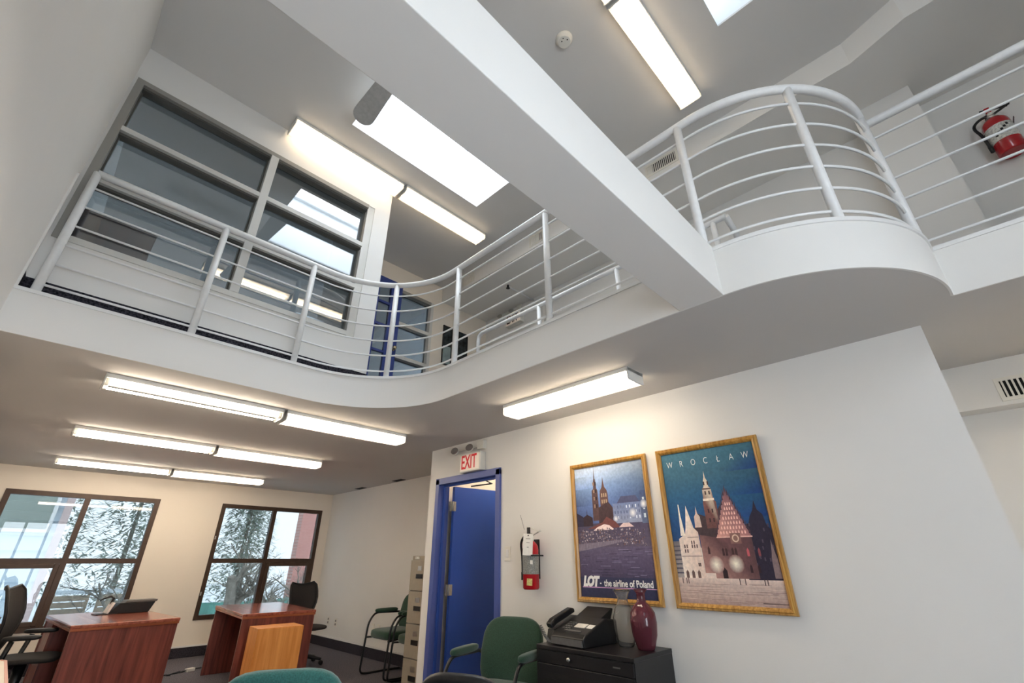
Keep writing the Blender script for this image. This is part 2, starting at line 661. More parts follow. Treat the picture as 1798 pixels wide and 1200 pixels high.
edge2 = [p for i, p in enumerate(edge) if i == 0 or (Vector(p) - Vector(edge[i - 1])).length > 0.012]
struct('trim_1', band(edge2, -0.004, 0.006, C1 - 0.001, FT - 0.002), WALL, 'smooth white fascia around the curved mezzanine edge')
struct('trim_2', band(edge2, -0.10, 0.014, FT - 0.002, LT), TRIMW, 'thin white nosing strip on top of the fascia')
struct('floor_mezzanine', band(edge2, -1.0, -0.10, FT - 0.001, LT - 0.004), CARPD, 'dark patterned carpet on the mezzanine walkway')
struct('beam', MB().box(XL, 0.6, C1, 2.1, 0.83, 2.745), WALL, 'long white beam crossing the atrium', bevel=0.003)

# left wall (whole height)
struct('shadow_line_strip', MB().box(XL, 3.635, LT, XL + 0.012, 3.65, 3.62), WALL, 'thin white strip added on the left wall to draw a shadow line')  # raised strip stands in for a vertical shadow line on the wall


def wall_y(name, x0, x1, z0, z1, y0, y1, holes, mat, label):
    """wall box in the xz plane with rectangular holes (x0,x1,z0,z1)"""
    xs = sorted({x0, x1, *[h[0] for h in holes], *[h[1] for h in holes]})
    zs = sorted({z0, z1, *[h[2] for h in holes], *[h[3] for h in holes]})
    mm = MB()
    for i in range(len(xs) - 1):
        run = None
        for j in range(len(zs) - 1):
            cx, cz = (xs[i] + xs[i + 1]) / 2, (zs[j] + zs[j + 1]) / 2
            hole = any(h[0] < cx < h[1] and h[2] < cz < h[3] for h in holes)
            if not hole:
                run = (run[0] if run else zs[j], zs[j + 1])
            if hole or j == len(zs) - 2:
                if run:
                    mm.box(xs[i], y0, run[0], xs[i + 1], y1, run[1])
                run = None
    return struct(name, mm, mat, label)


def wall_x(name, y0, y1, z0, z1, x0, x1, holes, mat, label):
    ys = sorted({y0, y1, *[h[0] for h in holes], *[h[1] for h in holes]})
    zs = sorted({z0, z1, *[h[2] for h in holes], *[h[3] for h in holes]})
    mm = MB()
    for i in range(len(ys) - 1):
        run = None
        for j in range(len(zs) - 1):
            cy, cz = (ys[i] + ys[i + 1]) / 2, (zs[j] + zs[j + 1]) / 2
            hole = any(h[0] < cy < h[1] and h[2] < cz < h[3] for h in holes)
            if not hole:
                run = (run[0] if run else zs[j], zs[j + 1])
            if hole or j == len(zs) - 2:
                if run:
                    mm.box(x0, ys[i], run[0], x1, ys[i + 1], run[1])
                run = None
    return struct(name, mm, mat, label)


WL = (-2.05, -1.3, 3.3, 4.8)  # added window opening, out of view, brightens the surfaces facing left
wall_x('wall_left', YE, YB, 0, C2 + 0.2, XL - 0.15, XL, [WL], WALL, 'tall plain white wall on the left')
W1 = (-0.273, 1.425, 0.47, 2.15)
W2 = (2.29, 4.01, 0.47, 2.15)
wall_y('wall_back', XL, XS, 0, C1, YB, YB + 0.2, [W1, W2], CREAM, 'cream wall with two brown framed windows')
struct('wall_office', MB().box(XS, 4.5, 0, XS + 0.12, YB, C1), WALL, 'plain white side wall behind the filing cabinet')
# poster block with the blue door
DY0, DY1, DZ = 3.365, 4.31, 2.07
wall_x('wall_poster', -0.05, 4.5, 0, C1, XP, XP + 0.12, [(DY0, DY1, 0, DZ)], WALL, 'big white wall with two framed posters')
struct('wall_stub', MB().box(XP + 0.12, 4.40, 0, 5.2, 4.5, C1), CREAM, 'white end wall behind the open blue door')
struct('wall_return', MB().box(XP + 0.12, -0.05, 0, 4.35, 0.07, C1), WALL, 'white return of the poster wall')
struct('wall_vestibule', MB().box(5.1, 2.4, 0, 5.2, 4.4, C1).box(XP + 0.12, 2.4, 0, 5.1, 2.5, C1), CREAM, 'cream walls of the vestibule behind the blue door')
# right bay
struct('wall_right', MB().box(4.31, YE, 0, 4.45, 0.07, 2.15), WALL, 'grey white wall below the ducted bulkhead')
struct('trim_4', MB().box(4.16, YE, 2.15, 4.45, -0.05, C1), WALL, 'white bulkhead box with a supply vent')
# behind the camera
WB = (-0.40, 1.2, 0.05, 2.42)  # added window opening, out of view, sized for daylight fill
wall_y('wall_front', XL, 6.2, 0, C2 + 0.2, YE - 0.2, YE, [WB], WALL, 'white wall behind the viewer')

# baseboards (carpet strips with a white cap line)
struct('baseboard_back', MB().box(XL, YB - 0.012, 0, XS, YB, 0.13), BASEC, 'dark carpet base along the window wall')
struct('baseboard_office', MB().box(XS - 0.012, 4.93, 0, XS, YB - 0.012, 0.13), BASEC, 'dark carpet base along the side wall')
struct('baseboard_poster', MB().box(XP - 0.012, -0.05, 0, XP, 3.3, 0.10), BASEC, 'dark carpet base along the poster wall')
struct('trim_5', MB().box(XL, YB - 0.016, 0.13, XS, YB, 0.15).box(XS - 0.016, 4.93, 0.13, XS, YB - 0.016, 0.15), TRIMW, 'thin white cap above the carpet base')

# ------------------------------------------------------------------ upper storey shell
S1 = (1.075, 2.68, 2.0, 3.24)
S2 = (2.2, 2.69, -0.15, 0.34)
wall_holes = [S1, S2]
xs = sorted({XL, 6.2, S1[0], S1[1], S2[0], S2[1]})
ys = sorted({YE, YB, S1[2], S1[3], S2[2], S2[3]})
m = MB()
for i in range(len(xs) - 1):
    run = None
    for j in range(len(ys) - 1):
        cx, cy = (xs[i] + xs[i + 1]) / 2, (ys[j] + ys[j + 1]) / 2
        hole = any(h[0] < cx < h[1] and h[2] < cy < h[3] for h in wall_holes)
        if not hole:
            run = (run[0] if run else ys[j], ys[j + 1])
        if hole or j == len(ys) - 2:
            if run:
                m.box(xs[i], run[0], C2, xs[i + 1], run[1], C2 + 0.02)
            run = None
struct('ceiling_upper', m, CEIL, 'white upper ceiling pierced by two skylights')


def skylight(idx, h, flare, ztop, label):
    x0, x1, y0, y1 = h
    r = thing('window_%d' % idx, label, None, ((x0 + x1) / 2, (y0 + y1) / 2, C2), kind='structure')
    X0, X1, Y0, Y1 = x0, x1, y0 - flare, y1 + flare
    zb = C2 + 0.001
    t = 0.05
    def slant(nm, a, b, nrm):
        # a,b bottom corners; top moved by flare; thickness outwards
        pass
    # four splayed well walls, each with thickness
    e_ = 0.0015
    bot = [(x0 - e_, y0 - e_), (x1 + e_, y0 - e_), (x1 + e_, y1 + e_), (x0 - e_, y1 + e_)]
    top = [(X0, Y0), (X1, Y0), (X1, Y1), (X0, Y1)]
    out = [(-1, -1), (1, -1), (1, 1), (-1, 1)]
    for k in range(4):
        k2 = (k + 1) % 4
        vv = [(*bot[k], zb), (*bot[k2], zb), (*top[k2], ztop), (*top[k], ztop)]
        vo = [(p[0] + out[q][0] * t, p[1] + out[q][1] * t, p[2]) for p, q in zip(vv, (k, k2, k2, k))]
        mm = MB().add(vv + vo, [(3, 2, 1, 0), (4, 5, 6, 7), (0, 1, 5, 4), (1, 2, 6, 5), (2, 3, 7, 6), (3, 0, 4, 7)])
        mm.build('well_wall', WELL, r, world=True)
    fr = 0.05
    mm = MB().box(X0, Y0, ztop, X1, Y0 + fr, ztop + 0.06).box(X0, Y1 - fr, ztop, X1, Y1, ztop + 0.06)
    mm.box(X0, Y0 + fr, ztop, X0 + fr, Y1 - fr, ztop + 0.06).box(X1 - fr, Y0 + fr, ztop, X1, Y1 - fr, ztop + 0.06)
    mm.build('skylight_frame', TRIMW, r, world=True)
    ym = (Y0 + Y1) / 2
    MB().box(X0 + fr, ym - 0.02, ztop + 0.005, X1 - fr, ym + 0.02, ztop + 0.05).build('glazing_bar', TRIMW, r, world=True)
    for a, b in ((Y0 + fr, ym - 0.02), (ym + 0.02, Y1 - fr)):
        MB().box(X0 + fr, a, ztop + 0.02, X1 - fr, b, ztop + 0.03).build('pane', SKYG, r, world=True)
    return r


skylight(3, S1, 0.30, 6.20, 'bright skylight well above the left gallery')
skylight(4, S2, 0.10, 6.20, 'skylight well at the top of the picture')

# upper window wall with the 2 x 3 interior window
UX0, UX1, UZ0, UZ1 = -0.434, 1.67, 3.165, 4.745
wall_y('wall_gallery', XL, 1.85, LT - 0.02, C2, YW, YW + 0.13, [(UX0, UX1, UZ0, UZ1)], WALL, 'white gallery wall with a six pane interior window')
struct('baseboard_gallery', MB().box(XL, YW - 0.012, LT - 0.004, 1.85, YW, 2.845), CARPD, 'black patterned carpet base below the gallery window')
struct('baseboard_left', MB().box(XL, 3.655, LT - 0.004, XL + 0.012, YW, 2.845), CARPD, 'short piece of black carpet base on the left wall')
r = thing('window_5', 'interior gallery window of six dark reflecting panes', None, (0.6, YW + 0.06, UZ0), kind='structure')
ya, yb = YW - 0.012, YW + 0.12
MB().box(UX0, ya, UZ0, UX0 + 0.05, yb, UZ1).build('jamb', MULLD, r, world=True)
MB().box(UX1 - 0.075, ya + 0.02, UZ0, UX1, yb, UZ1).build('jamb', MULL, r, world=True)
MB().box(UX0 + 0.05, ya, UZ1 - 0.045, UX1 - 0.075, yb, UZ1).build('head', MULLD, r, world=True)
MB().box(UX0 + 0.05, ya, UZ0, UX1 - 0.075, yb, UZ0 + 0.045).build('sill', MULL, r, world=True)
MB().box(0.595, ya - 0.004, UZ0 + 0.045, 0.66, yb, UZ1 - 0.045).build('mullion', MULL, r, world=True)
cols = ((UX0 + 0.05, 0.595), (0.66, UX1 - 0.075))
rows = (UZ0 + 0.045, 3.685, 4.19, UZ1 - 0.045)
for a, b in cols:
    for z in rows[1:3]:
        MB().box(a, ya, z, b, yb, z + 0.045).build('transom', MULL, r, world=True)
    for k in range(3):
        z0 = rows[k] + (0.045 if k else 0)
        z1 = rows[k + 1]
        MB().box(a, YW + 0.088, z0, b, YW + 0.096, z1).build('pane', GLASSI, r, world=True)
        # slim dark bead round each pane, where it meets the reveal
        MB().box(a, YW + 0.02, z1 - 0.02, b, YW + 0.087, z1 - 0.0005).box(a, YW + 0.06, z0, a + 0.012, YW + 0.087, z1 - 0.02).box(b - 0.012, YW + 0.06, z0, b, YW + 0.087, z1 - 0.02).build('bead', BEAD, r, world=True)

# gallery office behind the window (side wall, back)
struct('wall_gallery_side', MB().box(1.73, YW + 0.13, LT - 0.02, 1.85, YN, C2), WALL, 'white side wall of the gallery office')
wall_y('wall_upper_back', XL, 6.1, LT - 0.02, C2, YB, YB + 0.2, [(0.2, 1.2, 3.6, 4.5)], OFFICE, 'back wall of the gallery office')  # opening is added out of view to let daylight into the office
struct('floor_gallery', MB().box(XL, YW + 0.13, FT, 6.1, YB, LT - 0.004), CARPD, 'carpet of the gallery office')

# end wall of the corridor with blue glazed door and fixed light
GX0, GX1, GZ1 = 2.80, 3.35, 4.745
DX0, DX1, DZ1 = 1.95, 2.80, 4.83
wall_y('wall_corridor_end', 1.85, XR, LT - 0.02, C2, YN, YN + 0.1, [(DX0, DX1, LT - 0.02, DZ1), (GX0, GX1, LT, GZ1)], CREAM, 'cream end wall of the upper corridor')
r = thing('window_6', 'tall fixed glazed panel beside the blue upstairs door', None, (3.07, YN, LT), kind='structure')
MB().box(GX1 - 0.045, YN - 0.02, LT, GX1, YN + 0.09, GZ1).build('jamb', MULL, r, world=True)
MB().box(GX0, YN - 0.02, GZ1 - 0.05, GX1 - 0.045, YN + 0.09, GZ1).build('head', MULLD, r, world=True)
zz = [LT, 3.245, 3.70, 4.19, GZ1 - 0.05]
for z in zz[1:4]:
    MB().box(GX0, YN - 0.02, z, GX1 - 0.045, YN + 0.09, z + 0.05).build('transom', MULL, r, world=True)
for k in range(4):
    MB().box(GX0, YN + 0.05, zz[k] + (0.05 if k else 0), GX1 - 0.045, YN + 0.058, zz[k + 1]).build('pane', GLASSD, r, world=True)
r = thing('door_2', 'blue glazed door at the end of the upper corridor', None, (2.37, YN, LT), kind='structure')
ld = MB()
ld.box(DX0, YN - 0.03, LT, DX0 + 0.09, YN + 0.02, DZ1 - 0.01)
ld.build('stile', BLUEU, r, world=True)
MB().box(DX1 - 0.17, YN - 0.03, LT, DX1, YN + 0.02, DZ1 - 0.01).build('stile', BLUEU, r, world=True)
MB().box(DX0 + 0.09, YN - 0.03, DZ1 - 0.13, DX1 - 0.17, YN + 0.02, DZ1 - 0.01).build('rail', BLUEU, r, world=True)
MB().box(DX0 + 0.09, YN - 0.03, LT, DX1 - 0.17, YN + 0.02, LT + 0.2).build('rail', BLUEU, r, world=True)
MB().box(2.40, YN - 0.03, LT + 0.2, 2.455, YN + 0.02, DZ1 - 0.13).build('stile', BLUEU, r, world=True)
zr = [LT + 0.2, 3.33, 3.72, 4.10, 4.44, DZ1 - 0.13]
for z in zr[1:5]:
    MB().box(2.455, YN - 0.025, z - 0.015, DX1 - 0.17, YN + 0.015, z + 0.015).build('glazing_bar', BLUEU, r, world=True)
    MB().box(DX0 + 0.09, YN - 0.025, z - 0.015, 2.40, YN + 0.015, z + 0.015).build('glazing_bar', BLUEU, r, world=True)
for k in range(5):
    for a, b in ((DX0 + 0.09, 2.40), (2.455, DX1 - 0.17)):
        MB().box(a, YN - 0.008, zr[k] + 0.015, b, YN, zr[k + 1] - 0.015).build('pane', GLASSD, r, world=True)
kn = MB().lathe([(0.0, 0.075), (0.022, 0.07), (0.03, 0.055), (0.024, 0.035), (0.012, 0.03), (0.012, 0.012), (0.03, 0.01), (0.032, 0.0)][::-1], (2.75, YN - 0.03, 3.80), 16, Matrix.Rotation(PI / 2, 3, 'X'))
kn.build('knob', BRASS, r, world=True)

# corridor side wall, bulkhead with angled jog, pilaster
struct('wall_corridor', MB().box(XR, YE, LT - 0.02, XR + 0.15, YN + 0.1, C2), WALL, 'white wall of the upper corridor')
bulk = [(3.50, YN), (3.54, -0.32), (3.42, -0.68), (3.42, YE), (XR, YE), (XR, YN)]
area = sum(bulk[i][0] * bulk[(i + 1) % 6][1] - bulk[(i + 1) % 6][0] * bulk[i][1] for i in range(6))
struct('trim_6', MB().prism(bulk if area > 0 else bulk[::-1], SOF, C2), WALL, 'white upper bulkhead with an angled jog')
struct('trim_7', MB().box(4.10, -0.62, LT - 0.02, XR, -0.27, SOF), WALL, 'white pilaster beside the upper extinguisher')

# ------------------------------------------------------------------ ground floor windows
def ground_window(idx, h, sash_col, label):
    x0, x1, z0, z1 = h
    r = thing('window_%d' % idx, label, None, ((x0 + x1) / 2, YB, z0), kind='structure')
    ya, yb = YB - 0.012, YB + 0.07
    f = 0.062
    xm, zm = (x0 + x1) / 2, 1.285
    for a, b in ((x0, x0 + f), (x1 - f, x1)):
        MB().box(a, ya, z0, b, yb, z1).build('jamb', BROWN, r, world=True)
    MB().box(x0 + f, ya, z1 - f, x1 - f, yb, z1).build('head', BROWN, r, world=True)
    MB().box(x0 + f, ya, z0, x1 - f, yb, z0 + f).build('sill', BROWN, r, world=True)
    MB().box(xm - 0.032, ya + 0.003, z0 + f, xm + 0.032, yb, z1 - f).build('mullion', BROWN, r, world=True)
    for a, b in ((x0 + f, xm - 0.032), (xm + 0.032, x1 - f)):
        MB().box(a, ya + 0.003, zm - 0.032, b, yb, zm + 0.032).build('transom', BROWN, r, world=True)
        MB().box(a, YB + 0.04, zm + 0.032, b, YB + 0.046, z1 - f).build('pane', GLASS, r, world=True)
    a, b = ((x0 + f, xm - 0.032), (xm + 0.032, x1 - f))[sash_col]
    s = 0.055
    mm = MB().box(a, ya - 0.01, z0 + f, a + s, yb - 0.01, zm - 0.032).box(b - s, ya - 0.01, z0 + f, b, yb - 0.01, zm - 0.032)
    mm.box(a + s, ya - 0.01, zm - 0.032 - s, b - s, yb - 0.01, zm - 0.032).box(a + s, ya - 0.01, z0 + f, b - s, yb - 0.01, z0 + f + s)
    sash = mm.build('sash', BROWN, r, world=True, bevel=0.006)
    MB().box(a + s, YB + 0.03, z0 + f + s, b - s, YB + 0.036, zm - 0.032 - s).build('pane', GLASS, sash, world=True)
    a, b = ((x0 + f, xm - 0.032), (xm + 0.032, x1 - f))[1 - sash_col]
    MB().box(a, YB + 0.04, z0 + f, b, YB + 0.046, zm - 0.032).build('pane', GLASS, r, world=True)
    for zc_ in (0.8, 1.6):
        MB().box(x0 + 0.008, ya - 0.012, zc_, x0 + 0.024, ya, zc_ + 0.05).build('catch', STEEL, r, world=True)
    return r


ground_window(1, W1, 0, 'brown framed window beside the left desk')
ground_window(2, W2, 1, 'brown framed window behind the middle desk')
for k, (x0, x1, z0, z1) in enumerate((WB,)):
    r = thing('window_%d' % (7 + k), 'unseen tall window added behind the viewer for daylight', None, (0.4, YE, z0), kind='structure')
    f = 0.07
    MB().box(x0, YE - 0.1, z0, x1, YE - 0.04, z0 + f).box(x0, YE - 0.1, z1 - f, x1, YE - 0.04, z1).box(x0, YE - 0.1, z0 + f, x0 + f, YE - 0.04, z1 - f).box(x1 - f, YE - 0.1, z0 + f, x1, YE - 0.04, z1 - f).build('window_frame', BROWN, r, world=True)
    st = (x1 - x0) / 3
    for q in (1, 2):
        MB().box(x0 + q * st - 0.03, YE - 0.1, z0 + f, x0 + q * st + 0.03, YE - 0.04, z1 - f).build('mullion', BROWN, r, world=True)
    for q in range(3):
        MB().box(x0 + q * st + (0.03 if q else f), YE - 0.075, z0 + f, x0 + (q + 1) * st - (0.03 if q < 2 else f), YE - 0.068, z1 - f).build('pane', SKYG, r, world=True)

r = thing('window_8', 'unseen upper window added in the left wall for fill light', None, (XL, -1.675, WL[2]), kind='structure')
y0, y1, z0, z1 = WL
f = 0.07
MB().box(XL - 0.11, y0, z0, XL - 0.04, y1, z0 + f).box(XL - 0.11, y0, z1 - f, XL - 0.04, y1, z1).box(XL - 0.11, y0, z0 + f, XL - 0.04, y0 + f, z1 - f).box(XL - 0.11, y1 - f, z0 + f, XL - 0.04, y1, z1 - f).build('window_frame', BROWN, r, world=True)
MB().box(XL - 0.11, -1.70, z0 + f, XL - 0.04, -1.65, z1 - f).build('mullion', BROWN, r, world=True)
for a, b in ((y0 + f, -1.70), (-1.65, y1 - f)):
    MB().box(XL - 0.08, a, z0 + f, XL - 0.073, b, z1 - f).build('pane', SKYG, r, world=True)

# ------------------------------------------------------------------ guard railing of the mezzanine
def off_path(path, d):
    """offset an open plan path by d away from the void"""
    out = []
    N = len(path)
    for i, p in enumerate(path):
        a, b = path[max(i - 1, 0)], path[min(i + 1, N - 1)]
        t = Vector((b[0] - a[0], b[1] - a[1])).normalized()
        out.append((p[0] - t.y * d, p[1] + t.x * d))
    return out


rp = [(-0.37, 3.67)] + [(0.0, 3.67), (0.5, 3.67), (1.0, 3.67)] + arc(1.3, 2.85, 0.82, 90, 0, 32) + [(2.12, 2.2), (2.12, 1.4), (2.12, 0.62)] + arc(2.9, 0.6, 0.78, 180, 268, 36)[1:] + [(2.93, -0.19), (2.93, -1.0), (2.93, -2.28)]
RZ = 3.70
r = thing('guard_railing', 'white tubular railing curving along the whole mezzanine edge', 'railing', (1.3, 3.67, LT))
MB().tube([(x, y, RZ) for x, y in rp], 0.026, 10).build('handrail', RAILW, r, world=True)
for z in (3.575, 3.41, 3.25, 3.095, 2.947, 2.795):
    MB().tube([(x, y, z) for x, y in off_path(rp, 0.0)], 0.008, 6).build('rod', RAILW, r, world=True)
a1 = math.radians(45)
posts = [(-0.37, 3.67), (0.44, 3.67), (1.165, 3.67), (1.3 + 0.82 * math.cos(a1), 2.85 + 0.82 * math.sin(a1)), (2.12, 2.77), (2.12, 1.73), (2.12, 0.645),
         (2.9 + 0.78 * math.cos(math.radians(-138)), 0.6 + 0.78 * math.sin(math.radians(-138))), (2.9 + 0.78 * math.cos(math.radians(-94)), 0.6 + 0.78 * math.sin(math.radians(-94))), (2.93, -1.25)]
for x, y in posts:
    MB().tube([(x, y, LT - 0.003), (x, y, RZ)], 0.0245, 12).build('post', RAILW, r, world=True)

# lower stair rail behind
SX = 3.02
r = thing('stair_railing', 'low white stair rail behind the mezzanine guard', 'railing', (SX, 2.1, LT))
SZ = 3.60
MB().tube([(SX, 3.52, LT), (SX, 3.52, SZ - 0.07), (SX, 3.505, SZ - 0.025), (SX, 3.46, SZ), (SX, 0.72, SZ)], 0.022, 10).build('handrail', RAILW, r, world=True)
for y in (2.60, 1.68, 0.82):
    MB().tube([(SX, y, LT), (SX, y, SZ)], 0.021, 10).build('post', RAILW, r, world=True)
MB().tube([(SX, 0.72, SZ), (SX + 0.12, 0.72, SZ - 0.05), (SX + 0.55, 0.72, SZ - 0.5)], 0.022, 10).build('descending_rail', RAILW, r, world=True)
MB().tube([(SX, 3.5, LT + 0.14), (SX, 0.75, LT + 0.14)], 0.008, 6).build('rod', RAILW, r, world=True)

# ------------------------------------------------------------------ fluorescent fixtures
TL = 1.20


def fixture_lens(TUBE=TUBE):
    """local: length along +x from 0, ceiling at z=0, y from 0 to 0.20"""
    root = thing('fluorescent_fixture', 'x', 'ceiling light')
    MB().box(0, 0, -0.028, TL, 0.20, 0).build('pan', FIXW, root, bevel=0.003)
    pts = [(0.004, -0.028), (0.008, -0.078), (0.022, -0.088), (0.178, -0.088), (0.192, -0.078), (0.196, -0.028)]
    mm = MB()
    vv = [(x, y, z) for x in (0.008, TL - 0.008) for y, z in pts]
    ff = [(i, i + 1, 6 + i + 1, 6 + i) for i in range(5)]
    mm.add(vv, ff)
    mm.build('diffuser_lens', LENS, root)
    for x0 in (0.0, TL - 0.008):
        MB().prism([(0.0, 0.0), (0.0, -0.082), (0.02, -0.09), (0.18, -0.09), (0.2, -0.082), (0.2, 0.0)], x0, x0 + 0.008, 'x').build('end_cap', FIXW, root)
    for y in (0.055, 0.145):
        MB().tube([(0.03, y, -0.052), (TL - 0.03, y, -0.052)], 0.013, 8).build('fluorescent_tube', TUBE, root)
    return root


def fixture_bare():
    root = thing('bare_fluorescent_fixture', 'x', 'ceiling light')
    MB().box(0, 0, -0.03, TL, 0.20, 0).build('pan', FIXW, root, bevel=0.003)
    MB().box(0.035, 0.085, -0.068, TL - 0.035, 0.115, -0.03).build('ballast_cover', BALLAST, root)
    for x0 in (0.0, TL - 0.008):
        MB().prism([(0.0, 0.0), (0.0, -0.07), (0.03, -0.085), (0.17, -0.085), (0.2, -0.07), (0.2, 0.0)], x0, x0 + 0.008, 'x').build('end_plate', FIXW, root)
    for y in (0.04, 0.16):
        for x0 in (0.012, TL - 0.032):
            MB().box(x0, y - 0.014, -0.075, x0 + 0.02, y + 0.014, -0.03).build('lamp_holder', PLATE, root)
        MB().tube([(0.032, y, -0.056), (TL - 0.032, y, -0.056)], 0.0165, 8).build('fluorescent_tube', TUBE, root)
    return root


FL = fixture_lens()
FLU = fixture_lens(TUBEU)
FBR = fixture_bare()
used = {}


def put(proto, loc, rz, label, group):
    o = proto if not used.get(proto.name) else copy_tree(proto)
    used[proto.name] = 1
    o.location = loc
    o.rotation_euler = (0, 0, rz)
    tag(o, label, 'ceiling light', group)
    return o


gl_ = 'fluorescent lights under the mezzanine'
rowtxt = ['row nearest the curved fascia', 'middle row', 'row nearest the windows']
for k, (y, xa) in enumerate(((4.03, 0.10), (5.93, 0.08), (7.93, 0.06))):
    put(FBR, (xa, y, C1), 0, 'bare two tube fluorescent light without cover, ' + rowtxt[k], gl_)
    put(FL, (xa + TL + 0.025, y, C1), 0, 'lens covered fluorescent light, ' + rowtxt[k], gl_)
put(FL, (2.75, 1.43, C1), PI / 2, 'lens covered fluorescent light above the posters and blue door', gl_)
put(FL, (4.0, -1.95, C1), PI / 2, 'lens covered fluorescent light in the bay beyond the poster wall', gl_)
gu = 'fluorescent lights on the upper ceiling'
put(FLU, (0.66, YW - 0.225, C2), 0, 'lens covered fluorescent light above the six pane gallery window', gu)
put(FLU, (0.66 + TL + 0.03, YW - 0.225, C2), 0, 'lens covered fluorescent light past the end of the gallery window', gu)
put(FLU, (1.92, 0.68, C2), 0, 'lens covered fluorescent light on the upper ceiling near the smoke detector', gu)
put(FLU, (0.69, 0.68, C2), 0, 'lens covered fluorescent light cut off by the top edge of the picture', gu)
put(FL, (3.45, 3.72, C1), 0, 'unseen fluorescent light added to brighten the vestibule behind the blue door', gl_)  # added out of view, placed to light the wall above the open leaf

# ------------------------------------------------------------------ ceiling fan, smoke detector
fx, fy, fz = 1.05, 2.08, 4.92
r = thing('ceiling_fan', 'ceiling fan mostly hidden by the beam, one grey rounded blade showing beside the skylight', 'ceiling fan', (fx, fy, C2))
MB().tube([(fx - 0.03, fy - 0.1, C2), (fx - 0.03, fy - 0.1, C2 - 0.05)], 0.06, 16).build('canopy', FIXW, r, world=True)
MB().lathe([(0.03, -0.20), (0.09, -0.19), (0.11, -0.16), (0.11, -0.10), (0.07, -0.06), (0.02, -0.05), (0.02, 0.0)], (fx - 0.03, fy - 0.1, C2), 20).build('motor_housing', FIXW, r, world=True)
for k in range(4):
    an = math.radians(88 + 90 * k)
    R3 = Matrix.Rotation(an, 3, 'Z') @ Matrix.Rotation(math.radians(10), 3, 'X')
    out = [(0.16, -0.06), (0.92, -0.095)] + [(0.95 + 0.095 * math.sin(t) * 1.0, -0.095 * math.cos(t)) for t in [PI * i / 10 for i in range(11)]] + [(0.92, 0.095), (0.16, 0.06)]
    vv = [R3 @ Vector((a, b, c)) + Vector((fx - 0.03, fy - 0.1, fz)) for c in (0, 0.008) for a, b in out]
    N = len(out)
    mm = MB().add(vv, [tuple(range(N - 1, -1, -1)), tuple(range(N, 2 * N))] + [(i, (i + 1) % N, N + (i + 1) % N, N + i) for i in range(N)])
    mm.build('blade', FANB, r, world=True)
r = thing('smoke_detector', 'round white smoke detector on the upper ceiling', 'smoke detector', (1.90, 1.27, C2))
MB().lathe([(0.068, 0.0), (0.068, -0.012), (0.058, -0.018), (0.055, -0.040), (0.048, -0.045)][::-1], (0, 0, 0), 24).build('housing', PLATE, r)
for a, b in ((-0.02, 0.01), (-0.03, -0.012), (0.0, -0.03)):
    MB().lathe([(0.005, -0.047), (0.005, -0.044)], (a, b, 0), 8).build('sensor_hole', DARK, r)

# ------------------------------------------------------------------ vents
def vent_x(loc, wy, hz, nsl, label, group, mat=PLATE):
    """grille on a wall facing -x; loc = centre on wall"""
    r = thing('air_vent', label, 'vent', loc, group=group)
    f = 0.022
    MB().box(-0.008, -wy / 2, -hz / 2, 0, wy / 2, -hz / 2 + f).box(-0.008, -wy / 2, hz / 2 - f, 0, wy / 2, hz / 2).box(-0.008, -wy / 2, -hz / 2 + f, 0, -wy / 2 + f, hz / 2 - f).box(-0.008, wy / 2 - f, -hz / 2 + f, 0, wy / 2, hz / 2 - f).build('frame', mat, r)
    MB().box(-0.001, -wy / 2 + f, -hz / 2 + f, 0.0005, wy / 2 - f, hz / 2 - f).build('backing', DARK, r)
    st = (wy - 2 * f) / nsl
    sl = None
    for k in range(nsl):
        y = -wy / 2 + f + (k + 0.5) * st
        if sl is None:
            sl = MB().cbox((-0.0055, 0, 0), (0.006, st * 0.42, hz - 2 * f)).build('slat', mat, r)
            sl.location = (0, y, 0)
        else:
            c = sl.copy()
            COL.objects.link(c)
            c.parent = r
            c.location = (0, y, 0)
    return r


gv = 'vents on the upper bulkhead'
vent_x((3.528, 1.30, 4.975), 0.36, 0.16, 16, 'slatted vent on the upper bulkhead right of the beam', gv)
vent_x((3.516, 3.02, 4.975), 0.26, 0.17, 10, 'slatted vent on the upper bulkhead left of the beam', gv)
vent_x((3.507, 4.35, 4.975), 0.26, 0.17, 10, 'slatted vent on the upper bulkhead near the corridor end', gv)
vent_x((4.16, -0.46, 2.25), 0.36, 0.15, 13, 'slatted supply vent on the lower right bulkhead', 'vents on the lower storey')
for k, y in enumerate((7.85, 6.62)):
    r = thing('ceiling_slot_vent', ('small dark slot vent in the lower ceiling, farther one', 'small dark slot vent in the lower ceiling, nearer one')[k], 'vent', (4.09, y, C1), group='slot vents by the side wall')
    MB().box(-0.05, -0.13, -0.006, 0.05, 0.13, 0).build('frame', GREYP, r)
    for q in range(3):
        MB().box(-0.04 + q * 0.028, -0.12, -0.009, -0.02 + q * 0.028, 0.12, -0.006).build('slot', DARK, r)

